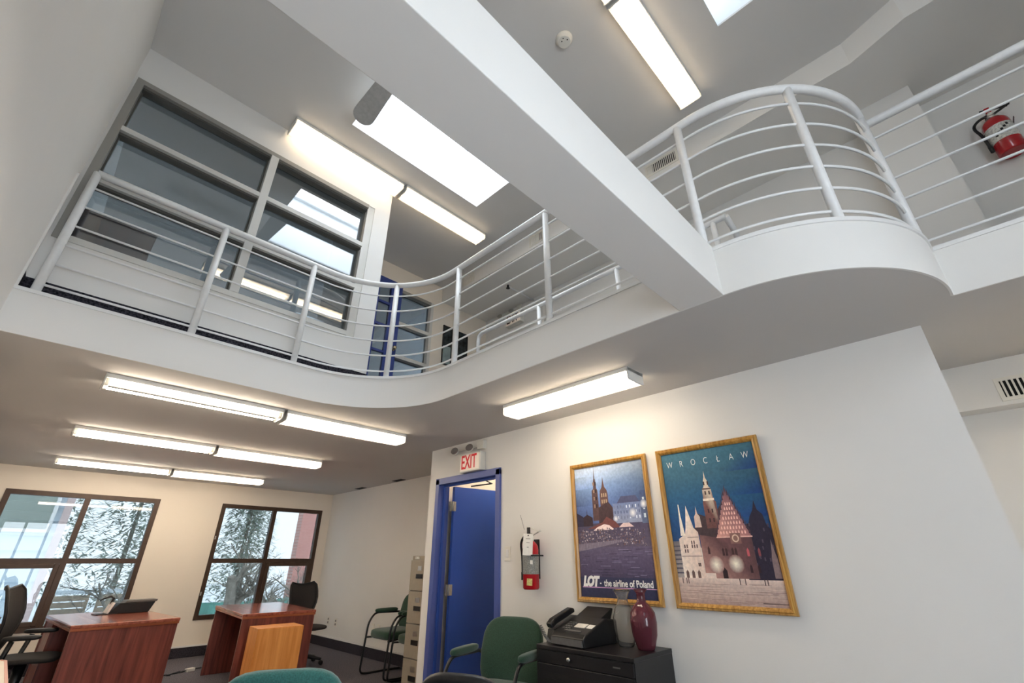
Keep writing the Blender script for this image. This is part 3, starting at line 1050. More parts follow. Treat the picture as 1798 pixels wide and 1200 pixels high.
# ------------------------------------------------------------------ blue exit door
r = thing('door_1', 'open blue door in a blue steel frame under the exit sign', None, (XP, (DY0 + DY1) / 2, 0), kind='structure')
f = 0.05
MB().box(XP - 0.022, DY1 - 0.012, 0, XP + 0.13, DY1 + f, DZ + 0.03).build('jamb', BLUEF, r, world=True, bevel=0.004)
MB().box(XP - 0.022, DY0 - f, 0, XP + 0.13, DY0 + 0.012, DZ + 0.03).build('jamb', BLUEF, r, world=True, bevel=0.004)
MB().box(XP - 0.022, DY0 - f, DZ - 0.03, XP + 0.13, DY1 + f, DZ + 0.04).build('head', BLUEF, r, world=True, bevel=0.004)
MB().box(XP + 0.045, DY1 - 0.03, 0, XP + 0.07, DY1 - 0.012, DZ - 0.03).build('door_stop', BLUE, r, world=True)
MB().box(XP + 0.045, DY0 + 0.012, 0, XP + 0.07, DY0 + 0.03, DZ - 0.03).build('door_stop', BLUE, r, world=True)
MB().box(XP + 0.045, DY0 + 0.03, DZ - 0.05, XP + 0.07, DY1 - 0.03, DZ - 0.03).build('door_stop', BLUE, r, world=True)
# leaf swung in about the far jamb
hx, hy = XP + 0.135, DY1 - 0.055
leaf_a = math.radians(-8)
R3 = Matrix.Rotation(leaf_a, 3, 'Z')
lf = MB().cbox((0, 0, 0), (0.91, 0.045, 2.025))
lf.v = [tuple(R3 @ Vector((p[0] + 0.475, p[1], p[2])) + Vector((hx, hy, 1.02))) for p in lf.v]
leaf = lf.build('door_leaf', BLUE, r, world=True)
for z in (1.82, 1.00, 0.22):
    MB().box(hx - 0.03, hy - 0.02, z - 0.05, hx - 0.004, hy - 0.004, z + 0.05).box(hx + 0.006, hy - 0.038, z - 0.05, hx + 0.036, hy - 0.027, z + 0.05).tube([(hx, hy - 0.03, z - 0.052), (hx, hy - 0.03, z + 0.052)], 0.007, 8).build('hinge', STEEL, r, world=True)
p1 = R3 @ Vector((0.24, -0.02, 1.035)) + Vector((hx, hy, 1.02))
MB().tube([p1, (p1.x + 0.05, p1.y - 0.30, p1.z + 0.005), (p1.x - 0.18, p1.y - 0.42, p1.z + 0.01)], 0.008, 6).build('closer_arm', BLACKT, r, world=True)
kb = MB().lathe([(0.0, -0.07), (0.026, -0.062), (0.03, -0.045), (0.014, -0.02), (0.03, 0.0)], tuple(R3 @ Vector((0.87, -0.022, 0)) + Vector((hx, hy, 1.0))), 14, Matrix.Rotation(-PI / 2, 3, 'X'))
kb.build('door_knob', BRASS, r, world=True)

# ------------------------------------------------------------------ exit signs
def wall_text_x(x, y, z):
    """text plane on a wall facing -x; reads left to right along -y"""
    return Matrix(((0, 0, -1, x), (-1, 0, 0, y), (0, 1, 0, z), (0, 0, 0, 1)))


def exit_sign(loc, label, red, group):
    r = thing('exit_sign', label, 'exit sign', loc, group=group)
    MB().box(-0.075, -0.165, 0, 0, 0.165, 0.19).build('housing', SIGNW, r, bevel=0.006)
    MB().box(-0.079, -0.150, 0.014, -0.074, 0.150, 0.176).build('face', SIGNF, r)
    text_obj('exit_lettering', 'EXIT', 0.20, SIGNR if red else SIGNK, r, wall_text_x(-0.081, 0.012, 0.094), 0.001, 0.60, 0.0, 0.003)
    return r


exit_sign((XP, 3.715, 2.112), 'white exit sign with red letters above the blue door', True, 'exit signs')
exit_sign((XR, 4.27, 4.52), 'exit sign with dark letters on the upper corridor wall', False, 'exit signs')


def emergency_light(loc, label, group, s=1):
    r = thing('emergency_light', label, 'emergency light', loc, group=group)
    MB().box(-0.05, -0.16, -0.02, 0, -0.06, 0.07).build('battery_box', SIGNW, r, bevel=0.005)
    MB().box(-0.035, -0.06, 0.01, -0.02, 0.30, 0.03).build('arm', SIGNW, r)
    for y in (0.03, 0.28):
        R3 = Matrix.Rotation(math.radians(-70), 3, 'Y') @ Matrix.Rotation(math.radians(25), 3, 'X')
        MB().lathe([(0.018, -0.06), (0.03, -0.045), (0.043, -0.005), (0.045, 0.006)], (-0.075, y, 0.01), 18, R3).build('lamp_head', SIGNW, r)
        MB().lathe([(0.0, -0.01), (0.02, -0.006), (0.039, 0.004), (0.042, 0.008)], (-0.075, y, 0.01), 18, R3).build('reflector', CHROME, r)
    return r


emergency_light((XP, 3.70, 2.35), 'twin head emergency light above the lower exit sign', 'emergency lights')
emergency_light((XR, 4.28, 4.755), 'twin head emergency light above the upper exit sign', 'emergency lights')
r = thing('sprinkler_pipe', 'thin sprinkler pipe under the upper bulkhead by the exit sign', 'sprinkler', (XR, 3.90, SOF - 0.035))
MB().tube([(0, 0, 0), (-0.55, 0, 0)], 0.012, 8).build('pipe', RAILW, r)
MB().tube([(-0.55, 0, 0.02), (-0.55, 0, -0.03)], 0.016, 8).lathe([(0.028, -0.035), (0.028, -0.03)], (-0.55, 0, 0), 12).build('sprinkler_head', BLACKT, r)

# ------------------------------------------------------------------ switches, outlets
r = thing('light_switch', 'white light switch beside the blue door', 'light switch', (XP, 3.222, 1.33))
MB().box(-0.007, -0.037, -0.06, 0, 0.037, 0.06).build('plate', PLATE, r, bevel=0.002)
MB().box(-0.012, -0.017, -0.034, -0.007, 0.017, 0.034).build('rocker', TRIMW, r, bevel=0.002)
for k, (y, z) in enumerate(((8.52, 0.37), (8.25, 0.36), (7.06, 0.37), (6.90, 0.37))):
    lb = ('cream wall outlet nearest the room corner', 'cream wall outlet second from the room corner', 'cream wall outlet left of the pair by the green chairs', 'cream wall outlet right of the pair by the green chairs')[k]
    r = thing('wall_outlet', lb, 'outlet', (XS, y, z), group='outlets on the side wall')
    MB().box(-0.006, -0.037, -0.06, 0, 0.037, 0.06).build('plate', PLATE, r, bevel=0.002)
    for zz_ in (-0.025, 0.025):
        MB().box(-0.008, -0.014, zz_ - 0.014, -0.006, 0.014, zz_ + 0.014).build('socket', GREYP if k in (0, 1) else TRIMW, r)

# ------------------------------------------------------------------ fire extinguishers
def extinguisher(loc, label, group, H=0.40, R=0.07, tagged=False, red_bottom=True, hose_side=1):
    """hangs on a wall facing -x; loc = cylinder base at wall; hose on +y side"""
    r = thing('fire_extinguisher', label, 'fire extinguisher', loc, group=group)
    cx = -R - 0.015
    prof = [(R * 0.9, 0.0), (R, 0.012), (R, H * 0.80), (R * 0.94, H * 0.87), (R * 0.72, H * 0.94), (R * 0.40, H * 0.985), (R * 0.34, H)]
    MB().lathe(prof, (cx, 0, 0), 24).build('cylinder', RED, r)
    lb = MB().lathe([(R + 0.001, H * 0.30), (R + 0.0012, H * 0.31), (R + 0.0012, H * 0.69), (R + 0.001, H * 0.70)], (cx, 0, 0), 24)
    lb.build('label_band', LABELG if tagged else LABELM, r)
    MB().lathe([(R * 0.36, H), (R * 0.36, H + 0.03), (R * 0.26, H + 0.035), (R * 0.26, H + 0.055)], (cx, 0, 0), 14).build('valve', STEEL, r)
    MB().cbox((cx, -0.045, H + 0.045), (0.022, 0.16, 0.006), Matrix.Rotation(math.radians(-20), 3, 'X')).build('carry_handle', SIGNW if tagged else BLACKP, r)
    MB().cbox((cx, -0.035, H + 0.085), (0.022, 0.15, 0.006), Matrix.Rotation(math.radians(18), 3, 'X')).build('squeeze_lever', SIGNW if tagged else BLACKP, r)
    MB().cbox((cx - 0.02, 0.0, H + 0.075), (0.012, 0.03, 0.05)).build('safety_seal', RED if not tagged else BLACKP, r)
    MB().lathe([(0.016, 0), (0.016, 0.012), (0.0, 0.014)], (cx - R * 0.3, 0, H + 0.03), 12, Matrix.Rotation(-PI / 2, 3, 'Y')).build('pressure_gauge', PLATE, r)
    hp = [(cx - 0.01, 0.015, H + 0.035), (cx - 0.01, 0.06, H + 0.035), (cx - 0.01, R + 0.028, H + 0.0), (cx - 0.012, R + 0.034, H - 0.05), (cx - 0.014, R + 0.014, H * 0.70), (cx - 0.014, R + 0.013, H * 0.32)]
    # smooth the hose
    sp = []
    for i in range(len(hp) - 1):
        a, b = Vector(hp[i]), Vector(hp[i + 1])
        sp += [a, (a * 2 + b) / 3, (a + b * 2) / 3]
    sp.append(Vector(hp[-1]))
    for _ in range(3):
        sp = [sp[0]] + [(sp[i - 1] + sp[i] * 2 + sp[i + 1]) / 4 for i in range(1, len(sp) - 1)] + [sp[-1]]
    ho = MB().tube(sp, 0.010, 8).build('hose', BLACKP, r)
    MB().tube([(cx - 0.014, R + 0.013, H * 0.34), (cx - 0.014, R + 0.013, H * 0.18)], 0.013, 8).build('nozzle', BLACKP, ho)
    MB().box(cx - R - 0.004, -R - 0.003, H * 0.66, 0, -R, H * 0.69).box(cx - 0.004, R, H * 0.66, 0, R + 0.003, H * 0.69).box(-0.006, -0.03, H * 0.2, 0, 0.03, H * 1.02).build('wall_bracket', BLACKT, r)
    if tagged:
        an = math.radians(207)
        RT = Matrix.Rotation(an, 3, 'Z') @ Matrix.Rotation(math.radians(-4), 3, 'X')
        tc_ = Vector((cx, 0, H * 0.90))

        def tp_(d, t, z):
            return tc_ + RT @ Vector((R + d, t, z))
        tg = MB().cbox(tp_(0.012, 0, 0), (0.002, 0.085, 0.165), RT).build('inspection_tag', PAPER, r)
        MB().cbox(tp_(0.0135, 0, 0.07), (0.001, 0.010, 0.010), RT).build('tag_hole', DARK, tg)
        for q, zz_ in enumerate((0.045, 0.015, -0.02)):
            MB().cbox(tp_(0.0135, 0, zz_), (0.0006, 0.04 - 0.012 * q, 0.004), RT).build('tag_print', GREYP, tg)
        MB().tube([(cx - R - 0.005, 0.0, H + 0.08), (cx - R - 0.005, 0.03, H + 0.16), (cx - R - 0.003, 0.05, H + 0.20)], 0.0012, 5).build('tag_wire', BLACKT, r)
        MB().cbox(Vector((cx, 0, H * 0.15)) + RT @ Vector((R + 0.001, 0.006, 0)), (0.003, 0.045, 0.05), RT).build('sticker', pm('sticker_yellow', (206, 190, 120), 0.5, noise=(60, 0.3)), r)
        MB().cbox((cx - R * 0.72, -0.052, H * 0.54), (0.003, 0.022, 0.03), Matrix.Rotation(math.radians(40), 3, 'Z')).build('sticker', PAPER, r)
    else:
        for q in range(5):
            an = math.radians(150 + 14 * q)
            MB().cbox((cx + math.cos(an) * (R + 0.0018), math.sin(an) * (R + 0.0018), H * (0.42 + 0.05 * q)), (0.0012, 0.014, 0.02), Matrix.Rotation(an, 3, 'Z')).build('label_print', BLACKP, r)
    return r


extinguisher((XP, 2.865, 1.06), 'red fire extinguisher with inspection tag between the blue door and posters', 'fire extinguishers', 0.37, 0.068, True)
extinguisher((XR, -0.955, 3.98), 'red fire extinguisher with white label hanging upstairs at the right edge', 'fire extinguishers', 0.36, 0.078)

# ------------------------------------------------------------------ posters
class Art:
    """flat print built from coloured shapes; u to the right 0..1, v up 0..1"""
    def __init__(s, w, h):
        s.w, s.h = w, h
        s.v, s.f, s.c = [], [], []
        s.layer = 0

    def poly(s, pts, cols):
        s.layer += 1
        n = len(s.v)
        if not isinstance(cols, list):
            cols = [cols] * len(pts)
        for (u, v), c in zip(pts, cols):
            s.v.append((u, v, s.layer * 0.000004))
            s.c.append((*[min(1.0, q * 1.35) for q in lin(c)], 1))
        s.f.append(tuple(range(n, n + len(pts))))

    def rect(s, u0, v0, u1, v1, c, ct=None):
        ct = ct or c
        s.poly([(u0, v0), (u1, v0), (u1, v1), (u0, v1)], [c, c, ct, ct])

    def glow(s, u, v, r, c0, c1, asp=0.75, n=14):
        s.layer += 1
        k = len(s.v)
        for t in range(n):
            a = 2 * PI * t / n
            s.v.append((u + r * math.cos(a), v + r * asp * math.sin(a), s.layer * 0.000004))
            s.c.append((*[min(1.0, q * 1.35) for q in lin(c1)], 1))
        s.v.append((u, v, s.layer * 0.000004))
        s.c.append((*[min(1.0, q * 1.35) for q in lin(c0)], 1))
        for t in range(n):
            s.f.append((k + t, k + (t + 1) % n, k + n))

    def build(s, name, parent, x, ytop, z0):
        """on a wall facing -x: u=0 at y=ytop, running towards -y"""
        me = bpy.data.meshes.new(name)
        me.from_pydata([(x - d, ytop - u * s.w, z0 + v * s.h) for u, v, d in s.v], [], s.f)
        ca = me.color_attributes.new('Col', 'FLOAT_COLOR', 'POINT')
        for i, c in enumerate(s.c):
            ca.data[i].color = c
        me.materials.append(PRINT)
        me.update()
        o = bpy.data.objects.new(name, me)
        return link(o, parent)


def frame_x(r, w, h, fw_, mat):
    """moulded frame with mitred corners, wall plane x=0 facing -x, centred in y, z from 0"""
    prof = [(0.0, 0.0), (0.0, -0.018), (0.006, -0.026), (0.014, -0.024), (0.018, -0.030), (0.026, -0.026), (fw_, -0.014), (fw_, 0.0)]
    cs = [(-w / 2, 0), (w / 2, 0), (w / 2, h), (-w / 2, h)]
    ins = [(1, 1), (-1, 1), (-1, -1), (1, -1)]
    for k in range(4):
        k2 = (k + 1) % 4
        vv = []
        for q in (k, k2):
            for d, x in prof:
                vv.append((x, cs[q][0] + ins[q][0] * d, cs[q][1] + ins[q][1] * d))
        P_ = len(prof)
        ff = [(i, i + 1, P_ + i + 1, P_ + i) for i in range(P_ - 1)] + [(P_ - 1, 0, P_, 2 * P_ - 1)]
        MB().add(vv, ff).build('frame_side', mat, r)


def poster_frame(y_mid, z0, w, h, label):
    r = thing('framed_poster', label, 'poster', (XP - 0.012, y_mid, z0), group='gold framed posters')
    frame_x(r, w, h, 0.036, GOLD)
    MB().box(-0.006, -w / 2 + 0.03, 0.03, 0.004, w / 2 - 0.03, h - 0.03).build('backing_board', PAPER, r)
    return r


PW, PH = 0.715, 1.015
PZ = ZC - 0.088 * 3.2
# left poster
r = poster_frame(2.08, PZ, PW, PH, 'gold framed night poster of a market square with two towers')
iw, ih = PW - 0.066, PH - 0.066
A = Art(iw, ih)
sky = [(0.52, (78, 96, 142)), (0.68, (92, 116, 168)), (0.82, (118, 146, 192)), (0.92, (160, 182, 212)), (1.0, (186, 200, 220))]
for (v0, c0), (v1, c1) in zip(sky[:-1], sky[1:]):
    dk = lambda c: tuple(int(q * 0.66) for q in c)
    A.poly([(0, v0), (0.35, v0), (0.35, v1), (0, v1)], [dk(c0) if v0 < 0.7 else c0, c0, c1, tuple(int(q * 0.86) for q in c1)])
    A.poly([(0.35, v0), (1, v0), (1, v1), (0.35, v1)], [c0, dk(c0), dk(c1), c1])
A.rect(0, 0.14, 1, 0.36, (66, 60, 84), (92, 84, 108))
A.rect(0, 0.36, 1, 0.54, (88, 80, 98), (70, 66, 88))
# plaza streaks
random.seed(3)
for k in range(60):
    u, v = random.random(), 0.15 + 0.19 * random.random()
    A.rect(u, v, min(1, u + 0.05 + 0.12 * random.random()), v + 0.004, random.choice([(118, 112, 138), (82, 74, 98), (100, 92, 120), (56, 50, 72)]))
# skyline silhouettes left
A.poly([(0, 0.52), (0.14, 0.52), (0.14, 0.57), (0.09, 0.60), (0.0, 0.63)], (44, 42, 62))
A.poly([(0.10, 0.52), (0.24, 0.52), (0.24, 0.585), (0.20, 0.60), (0.165, 0.61), (0.16, 0.66), (0.155, 0.61), (0.10, 0.59)], (50, 38, 46))
# towers
A.poly([(0.25, 0.56), (0.345, 0.56), (0.34, 0.80), (0.325, 0.815), (0.318, 0.88), (0.31, 0.90), (0.302, 0.985), (0.295, 0.90), (0.287, 0.88), (0.28, 0.815), (0.255, 0.80)], (82, 62, 62))
for v in (0.66, 0.72, 0.78, 0.84):
    A.rect(0.275, v, 0.295, v + 0.028, (140, 112, 96))
    A.rect(0.305, v, 0.325, v + 0.028, (46, 36, 42))
A.poly([(0.37, 0.56), (0.485, 0.56), (0.485, 0.76), (0.475, 0.79), (0.445, 0.82), (0.43, 0.87), (0.425, 0.905), (0.42, 0.87), (0.405, 0.82), (0.375, 0.79), (0.37, 0.76)], (92, 68, 64))
for v in (0.64, 0.69, 0.74):
    for u in (0.39, 0.42, 0.45):
        A.rect(u, v, u + 0.016, v + 0.03, (160, 138, 116) if v > 0.66 else (52, 42, 46))
A.poly([(0.33, 0.54), (0.55, 0.54), (0.55, 0.64), (0.52, 0.67), (0.48, 0.70), (0.34, 0.66)], (66, 50, 54))
# town houses right
A.rect(0.54, 0.53, 0.92, 0.68, (132, 140, 164), (104, 118, 156))
A.poly([(0.60, 0.68), (0.90, 0.68), (0.86, 0.73), (0.66, 0.73)], (72, 76, 104))
for v in (0.56, 0.60, 0.64):
    for k in range(9):
        A.rect(0.56 + k * 0.04, v, 0.575 + k * 0.04, v + 0.022, random.choice([(86, 96, 126), (196, 204, 214), (108, 116, 140)]))
A.rect(0.91, 0.52, 1.0, 0.76, (88, 98, 124), (64, 78, 112))
for v in (0.56, 0.62, 0.68):
    A.rect(0.94, v, 0.965, v + 0.03, (190, 202, 210))
for u, v, rr in ((0.80, 0.60, 0.035), (0.95, 0.66, 0.03), (0.57, 0.565, 0.025)):
    A.glow(u, v, rr * 1.5, (232, 238, 240), (112, 122, 152))
# tents
A.poly([(0.16, 0.50), (0.62, 0.50), (0.56, 0.545), (0.44, 0.585), (0.38, 0.545)], (108, 66, 64))
A.poly([(0.24, 0.485), (0.54, 0.485), (0.47, 0.52), (0.40, 0.53), (0.30, 0.51)], (222, 202, 198))
A.poly([(0.60, 0.50), (0.80, 0.50), (0.74, 0.53), (0.66, 0.53)], (206, 184, 182))
# crowd and tables
for k in range(420):
    u = random.random() * 0.92
    v = 0.37 + 0.12 * random.random() - 0.04 * max(0, u - 0.5)
    A.rect(u, v, u + 0.006 + 0.016 * random.random(), v + 0.004 + 0.010 * random.random(), random.choice([(130, 120, 132), (96, 84, 96), (70, 62, 76), (118, 106, 118), (176, 164, 168), (108, 84, 86), (84, 76, 92)]))
A.poly([(0.0, 0.33), (0.36, 0.365), (0.62, 0.395), (0.62, 0.41), (0.0, 0.385)], (122, 114, 128))
for k in range(26):
    u = 0.01 + k * 0.023
    A.rect(u, 0.335 + u * 0.09, u + 0.003, 0.385 + u * 0.05, (86, 78, 94))
# caption band
A.rect(0, 0, 1, 0.145, (44, 48, 74), (52, 54, 80))
A.rect(0.03, 0.071, 1.0, 0.076, (196, 150, 190))
o = A.build('print', r, -0.0065, iw / 2, 0.033)
text_obj('caption', 'the airline of Poland', 0.062, INK, r, wall_text_x(-0.0098, -0.094, 0.033 + 0.103 * ih), 0.0003, 0.80, 0.0, 0.0014)
text_obj('caption_logo', 'LOT', 0.088, INK, r, wall_text_x(-0.0098, 0.228, 0.033 + 0.112 * ih), 0.0003, 0.84, 0.25, 0.0062, 0.92)
MB().box(-0.0101, 0.132, 0.033 + 0.098 * ih, -0.0096, 0.144, 0.033 + 0.106 * ih).build('caption_dash', INK, r)

# right poster
r = poster_frame(1.277, PZ, PW, PH, 'gold framed poster of a floodlit gabled town hall reading WROCLAW')
A = Art(iw, ih)
sky = [(0.34, (34, 62, 104)), (0.52, (38, 74, 118)), (0.66, (40, 82, 116)), (0.82, (56, 92, 112)), (1.0, (62, 104, 122))]
for (v0, c0), (v1, c1) in zip(sky[:-1], sky[1:]):
    A.poly([(0, v0), (0.6, v0), (0.6, v1), (0, v1)], [c0, c0, c1, c1])
    A.poly([(0.6, v0), (1, v0), (1, v1), (0.6, v1)], [c0, (26, 52, 110), tuple(int(q * 0.9) for q in c1), c1])
A.rect(0, 0, 1, 0.155, (150, 128, 122), (196, 178, 168))
A.rect(0, 0.10, 1, 0.17, (170, 150, 142), (206, 190, 180))
random.seed(5)
for k in range(70):
    u, v = random.random(), 0.005 + 0.12 * random.random()
    A.rect(u, v, min(1, u + 0.1 + 0.2 * random.random()), v + 0.002, random.choice([(128, 108, 104), (186, 168, 160), (166, 146, 140)]))
# far left block
A.rect(0, 0.155, 0.09, 0.385, (150, 142, 140), (110, 104, 108))
for v in range(7):
    A.rect(0.005, 0.18 + v * 0.028, 0.075, 0.19 + v * 0.028, (82, 80, 90))
# dark right building
A.poly([(0.70, 0.15), (1.0, 0.15), (1.0, 0.42), (0.955, 0.47), (0.94, 0.53), (0.90, 0.56), (0.885, 0.62), (0.86, 0.56), (0.82, 0.52), (0.80, 0.48), (0.74, 0.47), (0.70, 0.45)], (44, 40, 54))
for k in range(16):
    u, v = 0.73 + 0.24 * random.random(), 0.18 + 0.3 * random.random()
    A.rect(u, v, u + 0.012, v + 0.02, (76, 66, 80))
# nave body
A.poly([(0.30, 0.155), (0.80, 0.155), (0.80, 0.44), (0.72, 0.44), (0.46, 0.46), (0.30, 0.50)], [(168, 128, 120), (92, 66, 68), (78, 56, 62), (92, 64, 68), (108, 76, 78), (84, 60, 64)])
# side roof
A.poly([(0.24, 0.43), (0.48, 0.40), (0.58, 0.62), (0.46, 0.52), (0.32, 0.56)], (66, 54, 58))
# tall tower
A.poly([(0.395, 0.46), (0.53, 0.46), (0.53, 0.63), (0.51, 0.645), (0.50, 0.72), (0.48, 0.735), (0.475, 0.775), (0.46, 0.80), (0.455, 0.845), (0.448, 0.80), (0.435, 0.775), (0.43, 0.735), (0.41, 0.72), (0.405, 0.645), (0.395, 0.63)], [(96, 66, 64)] * 2 + [(112, 78, 74)] * 2 + [(196, 182, 164)] * 9 + [(112, 78, 74)] * 2)
A.rect(0.40, 0.64, 0.515, 0.655, (212, 200, 184))
A.rect(0.41, 0.715, 0.50, 0.725, (90, 72, 70))
for v in (0.50, 0.56, 0.68, 0.745):
    A.rect(0.43, v, 0.445, v + 0.025, (60, 44, 48))
    A.rect(0.47, v, 0.485, v + 0.025, (60, 44, 48))
# main gable with pinnacles
A.poly([(0.475, 0.405), (0.80, 0.405), (0.66, 0.66), (0.645, 0.69), (0.635, 0.735), (0.622, 0.69), (0.60, 0.65)], [(190, 140, 130), (150, 104, 104), (120, 84, 90), (84, 62, 72), (60, 48, 60), (84, 62, 72), (128, 90, 94)])
for k in range(9):
    t = (k + 0.5) / 9
    for sgn in (0, 1):
        u = (0.475 + t * 0.145) if sgn == 0 else (0.80 - t * 0.155)
        v = 0.405 + t * 0.275
        A.poly([(u - 0.008, v), (u + 0.008, v), (u, v + 0.05)], (70, 52, 62))
for row in range(7):
    v = 0.42 + row * 0.030
    half = 0.13 - row * 0.0165
    nn = max(2, 9 - row)
    for k in range(nn):
        u = 0.637 - half + 2 * half * (k + 0.5) / nn
        A.poly([(u - 0.006, v), (u + 0.006, v), (u + 0.006, v + 0.014), (u, v + 0.021), (u - 0.006, v + 0.014)], (216, 178, 166))
A.rect(0.47, 0.398, 0.81, 0.406, (200, 160, 150))
# clock
A.rect(0.60, 0.36, 0.70, 0.425, (120, 88, 84))
A.poly([(0.65 + 0.033 * math.cos(t * PI / 10), 0.393 + 0.024 * math.sin(t * PI / 10)) for t in range(20)], (196, 172, 152))
A.poly([(0.65 + 0.022 * math.cos(t * PI / 10), 0.393 + 0.016 * math.sin(t * PI / 10)) for t in range(20)], (128, 96, 88))
# lit windows and door
for u, v, c in ((0.50, 0.29, (60, 42, 46)), (0.53, 0.29, (60, 42, 46)), (0.59, 0.29, (64, 46, 48)), (0.62, 0.29, (64, 46, 48)), (0.73, 0.285, (176, 84, 92)), (0.83, 0.285, (120, 66, 72)), (0.73, 0.19, (52, 38, 44)), (0.80, 0.19, (52, 38, 44)), (0.36, 0.30, (70, 50, 52))):
    A.poly([(u, v), (u + 0.022, v), (u + 0.022, v + 0.035), (u + 0.011, v + 0.05), (u, v + 0.035)], c)
A.poly([(0.47, 0.155), (0.515, 0.155), (0.515, 0.20), (0.4925, 0.22), (0.47, 0.20)], (44, 32, 36))
A.glow(0.42, 0.235, 0.075, (246, 220, 204), (140, 104, 100))
A.glow(0.61, 0.24, 0.075, (246, 220, 204), (118, 86, 84))
# pale stone wing left
A.poly([(0.075, 0.155), (0.30, 0.155), (0.29, 0.44), (0.25, 0.47), (0.20, 0.62), (0.165, 0.47), (0.15, 0.43), (0.075, 0.40)], [(226, 212, 200), (204, 184, 172), (186, 164, 156), (206, 188, 176), (214, 200, 188), (216, 202, 190), (206, 190, 180), (200, 184, 174)])
A.poly([(0.10, 0.42), (0.15, 0.42), (0.128, 0.56), (0.125, 0.63), (0.115, 0.63), (0.112, 0.56)], (216, 206, 194))
A.poly([(0.27, 0.47), (0.34, 0.47), (0.335, 0.54), (0.315, 0.56), (0.305, 0.61), (0.295, 0.56), (0.275, 0.54)], (188, 166, 156))
for u, v in ((0.12, 0.31), (0.145, 0.31), (0.20, 0.34), (0.225, 0.34), (0.25, 0.34), (0.12, 0.34), (0.145, 0.34), (0.20, 0.365), (0.225, 0.365), (0.24, 0.225), (0.255, 0.225)):
    A.rect(u, v, u + 0.014, v + 0.022, (92, 76, 74))
A.rect(0.08, 0.285, 0.295, 0.292, (150, 132, 126))
A.rect(0.17, 0.405, 0.295, 0.412, (160, 140, 132))
for u in (0.10, 0.16, 0.22):
    A.poly([(u, 0.155), (u + 0.03, 0.155), (u + 0.03, 0.19), (u + 0.015, 0.205), (u, 0.19)], (100, 80, 76))
A.rect(0.30, 0.155, 0.40, 0.185, (206, 190, 180))
# turret far right
A.poly([(0.93, 0.16), (0.99, 0.16), (0.985, 0.27), (0.975, 0.30), (0.96, 0.38), (0.945, 0.30), (0.935, 0.27)], (118, 102, 104))
for u in (0.05, 0.09, 0.61, 0.66, 0.83, 0.855, 0.11):
    A.rect(u, 0.12, u + 0.008, 0.155, (64, 50, 50))
A.rect(0.78, 0.02, 0.99, 0.025, (88, 74, 72))
A.build('print', r, -0.0065, iw / 2, 0.033)
for k, ch in enumerate('WROC\u0141AW'):
    text_obj('title_letter', ch, 0.060, INK, r, wall_text_x(-0.0098, 0.262 - 0.0873 * k, 0.033 + 0.912 * ih), 0.0003, 0.74, 0.0, -0.0006)

# pictures upstairs on the corridor end wall
for k, (x0, x1, z0, z1, lb) in enumerate(((3.56, 3.73, 3.84, 4.47, 'tall dark framed picture upstairs, next to the glazed panel'), (3.85, 4.03, 3.84, 4.46, 'tall dark framed picture upstairs, nearest the corridor corner'))):
    r = thing('framed_picture', lb, 'picture', ((x0 + x1) / 2, YN, z0), group='dark pictures on the corridor end wall')
    f = 0.012
    MB().box(x0, YN - 0.02, z0, x1, YN, z0 + f).box(x0, YN - 0.02, z1 - f, x1, YN, z1).box(x0, YN - 0.02, z0 + f, x0 + f, YN, z1 - f).box(x1 - f, YN - 0.02, z0 + f, x1, YN, z1 - f).build('frame', BLACKP, r, world=True)
    zm = z0 + (z1 - z0) * (0.48 if k == 0 else 0.05)
    MB().box(x0 + f, YN - 0.010, zm, x1 - f, YN - 0.002, z1 - f).build('print', PICTD, r, world=True)
    MB().box(x0 + f, YN - 0.010, z0 + f, x1 - f, YN - 0.002, zm).build('lower_print', PICTL, r, world=True)

# ------------------------------------------------------------------ furniture
def rounded(w_, d_, rr, n=5):
    pts = []
    for cx, cy, a in ((w_ / 2 - rr, d_ / 2 - rr, 0), (-w_ / 2 + rr, d_ / 2 - rr, 90), (-w_ / 2 + rr, -d_ / 2 + rr, 180), (w_ / 2 - rr, -d_ / 2 + rr, 270)):
        pts += arc(cx, cy, rr, a, a + 90, n)
    return pts


def desk(label, loc, rz, w_, l_, h):
    """long axis y, kneehole open to -x; near end panel at -y"""
    r = thing('office_desk', label, 'desk', loc, rz, group='mahogany desks')
    MB().box(-w_ / 2, -l_ / 2, h - 0.03, w_ / 2, l_ / 2, h).build('desk_top', MAHOGT, r, bevel=0.006)
    MB().box(-w_ / 2 + 0.004, -l_ / 2 + 0.004, h - 0.05, w_ / 2 - 0.004, l_ / 2 - 0.004, h - 0.03).build('edge_band', MAHOGE, r)
    for s in (-1, 1):
        y0 = s * (l_ / 2 - 0.012)
        MB().box(-w_ / 2 + 0.01, y0, 0, w_ / 2 - 0.01, y0 - s * 0.035, h - 0.05).build('end_panel', MAHOG, r, bevel=0.004)
    MB().box(w_ / 2 - 0.26, -l_ / 2 + 0.047, 0.2, w_ / 2 - 0.235, l_ / 2 - 0.047, h - 0.05).build('modesty_panel', MAHOG, r)
    ped = MB().box(-w_ / 2 + 0.02, l_ / 2 - 0.42, 0.02, w_ / 2 - 0.27, l_ / 2 - 0.05, h - 0.055)
    return r, ped


d1, ped = desk('mahogany desk by the left window with its end panel facing the room', (0.985, 6.93, 0), math.radians(4), 0.86, 1.42, 0.755)
ped.build('drawer_pedestal', MAHOG, d1)
d2, ped = desk('mahogany desk in front of the right hand window', (2.47, 6.83, 0), math.radians(-5), 0.79, 1.50, 0.755)

